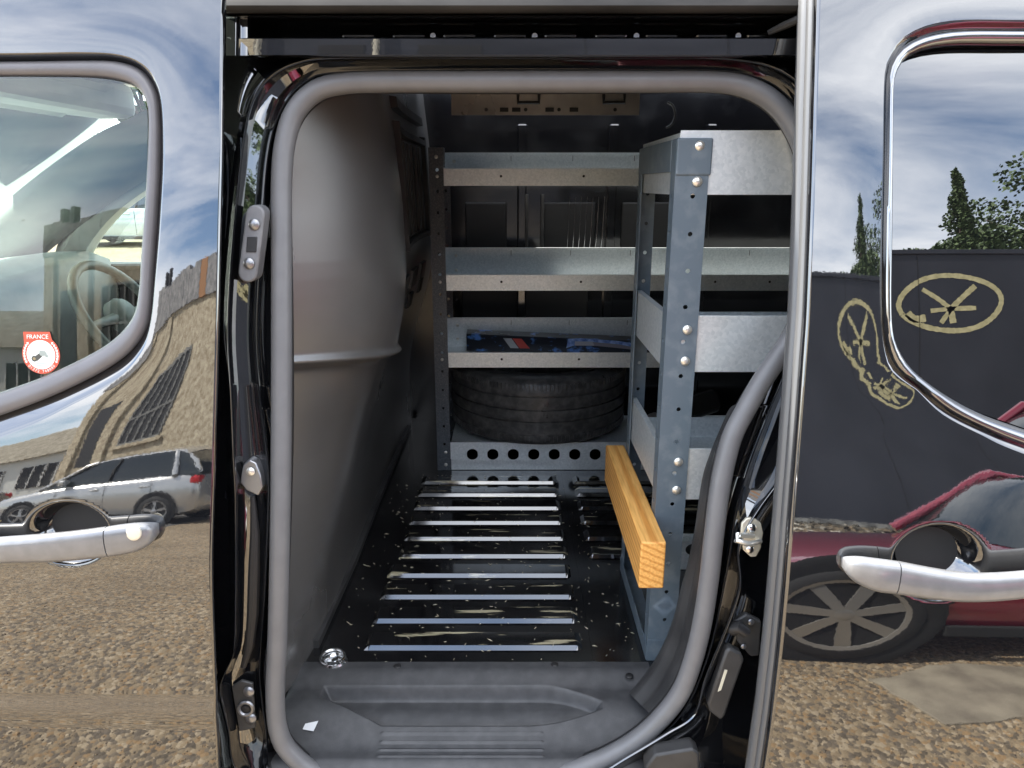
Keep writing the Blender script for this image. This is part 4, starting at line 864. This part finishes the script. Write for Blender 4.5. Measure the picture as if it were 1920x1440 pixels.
stroke([(GX,GZ-.12),(GX+.04,GZ-.40)], .11); stroke([(GX,GZ-.12),(GX-.2,GZ-.40)], .08); stroke([(GX-.40,GZ-.16),(GX,GZ-.12),(GX+.50,GZ-.10)], .075)
stroke([(GX-.85,GZ-.2),(GX-.72,GZ-.32),(GX-.5,GZ-.30)], .12); stroke([(-1.0,2.6),(-1.08,1.9),(-1.15,1.3)], .05)
A_, D_ = Vector((-4.4,-12.0,0)), Vector((-.903,-.430,0)); N_ = Vector((-.430,.903,0))
def F(s, d, z): p = A_ + D_*s*1.2 + N_*d; return (p.x, p.y, z*1.17)
def fbox(s0, s1, d0, d1, z0, z1): return MB().add([F(s0,d0,z0),F(s1,d0,z0),F(s1,d1,z0),F(s0,d1,z0),F(s0,d0,z1),F(s1,d0,z1),F(s1,d1,z1),F(s0,d1,z1)], [(0,3,2,1),(4,5,6,7),(0,1,5,4),(1,2,6,5),(2,3,7,6),(3,0,4,7)])
pb = thing('pale_building', 'pale roughcast building with a slate parapet and barred window, mirrored in the front door', 'building', F(3,-1.5,0))
fbox(0,7.2,-4,0,0,4.15).build('wall', cream, pb, 0)
slate = noise_mat(mat('grey_slate', (.2,.2,.2), .8), (.13,.13,.135), (.27,.265,.26), 6, 5); rust = mat('rusty_slate', (.28,.14,.06), .85)
for k in range(18):
    s0 = k*.4; h_ = .78 + rnd.uniform(-.06,.10); fbox(s0+.006, s0+.394, -.16, .06+rnd.uniform(0,.02), 4.15, 4.15+h_).build('slate', rust if k in (4,7) else slate, pb, 0, .006)
for s0 in (6.4, 6.85): fbox(s0,s0+.16,-.5,-.3,4.15,5.5).build('chimney_pot', gap_black, pb, 0)
wn_ = fbox(3.3,4.75,-.05,.012,1.75,3.3).build('window', gap_black, pb, 0)
frame_m = mat('grey_window_bars', (.16,.16,.15), .6)
for k in range(6): fbox(3.3+k*.28,3.35+k*.28,.014,.05,1.75,3.3).build('window_bar', frame_m, wn_, 0)
for z in (1.75, 2.45, 3.26): fbox(3.3,4.75,.016,.045,z,z+.05).build('window_bar', frame_m, wn_, 0)
fbox(3.15,4.9,.0,.1,1.66,1.75).build('sill', cream, pb, 0, .01)
for s0 in (5.15, 6.6): fbox(s0,s0+.4,.0,.12,0,4.1).build('pilaster', cream, pb, 0, .01)
fbox(5.75,6.45,-.05,.014,1.3,3.3).build('window', gap_black, pb, 0)
# white shop farther down the road
ws = thing('white_shopfront', 'low white shop with a tiled roof at the far end of the road', 'shop', (-25,-15,0))
MB().box((-32,-18.5,0),(-18,-14,2.6)).build('wall', mat('white_render', (.62,.63,.6), .8), ws, 0)
m = MB(); m.add([(-32.3,-13.7,2.6),(-17.7,-13.7,2.6),(-17.7,-16.2,4.1),(-32.3,-16.2,4.1),(-32.3,-18.8,2.6),(-17.7,-18.8,2.6)], [(0,1,2,3),(3,2,5,4),(0,3,4),(1,5,2),(0,4,5,1)]); m.build('roof', noise_mat(mat('brown_roof_tile', (.2,.17,.13), .9), (.16,.14,.1), (.28,.25,.19), 5, 5), ws, 0)
for k in range(6):
    x = -31.4+k*2.2; f_ = MB().box((x,-14.0,1.0),(x+1.5,-13.96,2.1)).build('window', gap_black, ws, 0)
    for j in range(4): MB().box((x+j*.48,-13.96,1.0),(x+j*.48+.06,-13.93,2.1)).build('glazing_bar', mat('white_bar', (.65,.65,.63), .6) if k+j == 0 else MATS['white_bar'], f_, 0)
ws.location = (-18.5,-20,0)
lp_ = thing('street_lamp', 'dark street lamp post on the pavement before the white shop', 'street lamp', (-15.2,-12.1,.12))
MB().tube([(-15.2,-12.1,.12),(-15.2,-12.1,3.6)], [.06,.045], 10).build('post', gap_black, lp_); MB().tube([(-15.2,-12.1,3.5),(-14.7,-11.9,3.62)], [.03,.05], 8).build('arm', gap_black, lp_)
bn = thing('litter_bin', 'red litter bin standing on the pavement near the pale building', 'bin', (-14.6,-11.9,.12))
MB().lathe([(.0,0),(.22,0),(.26,.1),(.26,.85),(.22,.95),(.0,.98)], (-14.6,-11.9,.12), 'z', 20).build('drum', mat('red_bin', (.4,.04,.03), .5), bn, 40); MB().box((-14.75,-11.66,.75),(-14.45,-11.6,.9)).build('slot', gap_black, bn, 0)

# ------------------------------------------------------------------ trees
leaf_m = mat('leaf_green', (.06,.10,.03), .7); n, l, b = nodes(leaf_m)
ge = n.new('ShaderNodeNewGeometry'); rp = n.new('ShaderNodeValToRGB'); rp.color_ramp.elements[0].color = (.025,.05,.015,1); rp.color_ramp.elements[1].color = (.10,.15,.05,1); l.new(ge.outputs['Random Per Island'], rp.inputs[0]); l.new(rp.outputs[0], b.inputs['Base Color'])
bark = noise_mat(mat('bark', (.08,.06,.04), .9), (.05,.04,.03), (.12,.09,.07), 12, 5)
def leaves(m, c, rad, n_, size):
    for _ in range(n_):
        d = Vector((rnd.gauss(0,1), rnd.gauss(0,1), rnd.gauss(0,1))); d = d.normalized()*rnd.random()**.4
        p = Vector(c) + Vector((d.x*rad[0], d.y*rad[1], d.z*rad[2])); a = Vector((rnd.gauss(0,1), rnd.gauss(0,1), rnd.gauss(0,.6))).normalized(); q = a.orthogonal().normalized()*size*.35*rnd.uniform(.7,1.3); a = a*size*rnd.uniform(.6,1.3)*.5
        m.add([p-a, p+q, p+a, p-q], [(0,1,2,3)])
def broad_tree(label, loc, h, r, seed, clumps=30, lsz=.15):
    global rnd; keep = rnd; rnd = random.Random(seed); t = thing('leafy_tree', label, 'tree', loc, 0, 'trees behind the black wall'); x, y, z = loc
    tm = MB(); tm.tube([(x,y,z),(x+.1,y,z+h*.25),(x-.1,y,z+h*.55),(x,y,z+h*.85)], [.28,.22,.14,.04], 9); cm = MB()
    for k in range(clumps):
        a = rnd.uniform(0,6.28); zz_ = rnd.uniform(.38,.98); rr_ = r*math.sqrt(rnd.random())*(1.15-.75*max(0,(zz_-.5)*2)**1.5)
        c = (x+rr_*math.cos(a), y+rr_*math.sin(a), z+h*zz_); s = rnd.uniform(.55,1.1)*r*.28
        tm.tube([(x,y,z+h*max(.2,zz_-.3)), ((x+c[0])/2,(y+c[1])/2,z+h*(zz_-.1)), c], [.09,.05,.02], 5); leaves(cm, c, (s*1.35,s*1.35,s*.7), 230 if lsz > .3 else 640, lsz)
    tm.build('trunk', bark, t, 50); cm.build('crown', leaf_m, t, 0); rnd = keep
def conifer(label, loc, h, r, seed):
    global rnd; keep = rnd; rnd = random.Random(seed); t = thing('conifer_tree', label, 'tree', loc, 0, 'trees behind the black wall'); x, y, z = loc
    MB().tube([(x,y,z),(x,y,z+h*.6),(x,y,z+h*.98)], [.18,.1,.02], 8).build('trunk', bark, t, 50); cm = MB()
    for k in range(70):
        f_ = k/70; a = rnd.uniform(0,6.28); w_ = r*(1-f_)**.75*rnd.uniform(.5,1.05); leaves(cm, (x+w_*.6*math.cos(a), y+w_*.6*math.sin(a), z+h*(.12+.86*f_)), (w_*.45+.06, w_*.45+.06, .35), 190, .11)
    cm.build('crown', leaf_m, t, 0); rnd = keep
conifer('slim dark conifer rising behind the black wall', (8.9,-15.5,0), 8.3, 1.1, 3)
broad_tree('broad leafy tree nearest the conifer behind the black wall', (12.8,-17,0), 9.4, 3.2, 5)
broad_tree('low rounded leafy tree just left of the broad one behind the black wall', (10.0,-17.5,0), 7.0, 2.3, 12, 18)
broad_tree('tall leafy tree at the right behind the black wall', (17.4,-19,0), 11.5, 4.2, 8, 34)
for i in range(9):
    broad_tree(('bushy tree beyond the far parked cars, number %d from the left end of its row' % (i+1)).replace('number 1 ', 'first ').replace('number 2 ', 'second ').replace('number 3 ', 'third ').replace('number 4 ', 'fourth ').replace('number 5 ', 'fifth ').replace('number 6 ', 'sixth ').replace('number 7 ', 'seventh ').replace('number 8 ', 'eighth ').replace('number 9 ', 'ninth '), (-34+i*4.1, 33+(i%3)*2.2, .8), 5.2+rnd.uniform(-1,1), 2.6, 20+i, 14, .5)

# ------------------------------------------------------------------ paving details near the van
slab_m = noise_mat(mat('smooth_concrete_slab', (.3,.28,.24), .8), (.14,.12,.09), (.25,.22,.165), 7, 10, bump=.6, bscale=150)
for k, pts in enumerate([((1.25,-1.12),(1.85,-1.2),(2.1,-1.5),(1.5,-1.58),(1.1,-1.4)), ((2.0,-1.16),(2.9,-.85),(3.1,-1.5),(2.26,-1.55)), ((1.55,-.72),(2.4,-.5),(2.8,-.82),(1.98,-1.10),(1.4,-.95))]):
    pts = [(a[0]+(b_[0]-a[0])*k/7 + rnd.gauss(0,.008), a[1]+(b_[1]-a[1])*k/7 + rnd.gauss(0,.008)) for a, b_ in zip(pts, pts[1:]+pts[:1]) for k in range(7)]
    c = Vector((sum(p[0] for p in pts)/len(pts), sum(p[1] for p in pts)/len(pts), 0)); m = MB(); n_ = len(pts)
    m.add([(x, y, .007) for x, y in pts] + [(x, y, -.02) for x, y in pts], [tuple(range(n_)), tuple(range(2*n_-1, n_-1, -1))] + [(i, (i+1) % n_, n_+(i+1) % n_, n_+i) for i in range(n_)])
    tag(m.build('paving_slab', slab_m, None, 0, .004), kind='structure')
peb = mat('pebbles', (.3,.25,.18), .75); n, l, b = nodes(peb); ge = n.new('ShaderNodeNewGeometry'); rp = n.new('ShaderNodeValToRGB'); rp.color_ramp.interpolation = 'CONSTANT'
el = rp.color_ramp.elements; el[0].color = (*cols[0],1); el[1].position = 1/8; el[1].color = (*cols[1],1)
for i in range(2, 8): e = el.new(i/8); e.color = (*cols[i],1)
l.new(ge.outputs['Random Per Island'], rp.inputs[0]); l.new(rp.outputs[0], b.inputs['Base Color'])
m = MB()
for i in range(34000):
    x = rnd.uniform(-3.4,2.6); y = -rnd.uniform(.0,1)**1.15*4.0 - .2
    if x > .3 and y < -1.75: continue
    s = rnd.uniform(.003,.0075)*(1 + .9*(rnd.random() < .10)); a = rnd.uniform(0,3.14); ca, sa = math.cos(a)*s, math.sin(a)*s; e_ = rnd.uniform(.6,1); h_ = s*rnd.uniform(.25,.5)
    m.add([(x+ca,y+sa,-.001),(x-sa*e_,y+ca*e_,-.001),(x-ca,y-sa,-.001),(x+sa*e_,y-ca*e_,-.001),(x+ca*.5,y+sa*.5,h_),(x-sa*e_*.5,y+ca*e_*.5,h_),(x-ca*.5,y-sa*.5,h_),(x+sa*e_*.5,y-ca*e_*.5,h_)], [(4,5,6,7),(0,1,5,4),(1,2,6,5),(2,3,7,6),(3,0,4,7)])
me = bpy.data.meshes.new('gravel'); me.from_pydata(m.v, [], m.f); me.materials.append(peb); o = bpy.data.objects.new('gravel', me); col.objects.link(o)
tag(o, 'rounded buff and grey pebbles set in the ground beside the van', 'gravel', kind='stuff')
m = MB()
for i in range(420):
    t = rnd.random(); x = 1.45+t*.55+rnd.gauss(0,.03); y = -.93-t*.18+rnd.gauss(0,.03); a = rnd.uniform(0,6.28); h_ = rnd.uniform(.015,.05)
    m.add([(x-.002,y,0),(x+.002,y,0),(x+.02*math.cos(a),y+.02*math.sin(a),h_)], [(0,1,2)])
tag(m.build('grass_tuft', leaf_m, None, 0), 'small grass tuft growing in the joint between the paving slabs', 'grass', kind='stuff')
lm = mat('litter_leaves', (.2,.16,.1), .9); n, l, b = nodes(lm); ge = n.new('ShaderNodeNewGeometry'); rp = n.new('ShaderNodeValToRGB'); rp.color_ramp.elements[0].color = (.03,.03,.025,1); rp.color_ramp.elements[1].color = (.45,.42,.35,1); e = rp.color_ramp.elements.new(.75); e.color = (.08,.07,.05,1); l.new(ge.outputs['Random Per Island'], rp.inputs[0]); l.new(rp.outputs[0], b.inputs['Base Color'])
m = MB()
for i in range(2600):
    x = rnd.uniform(-2,12); y = -11.9 + abs(rnd.gauss(0,2.0)); s = rnd.uniform(.03,.12); a = rnd.uniform(0,6.28); d = Vector((math.cos(a),math.sin(a),rnd.uniform(-.2,.5)))*s; q = Vector((-d.y,d.x,0))*rnd.uniform(.3,.9); c = Vector((x,y,.03))
    if y > -4.5: continue
    m.add([c-d,c+q,c+d,c-q], [(0,1,2,3)])
tag(m.build('leaf_litter', lm, None, 0), 'dark leaf litter and rubble along the foot of the black wall', 'litter', kind='stuff')
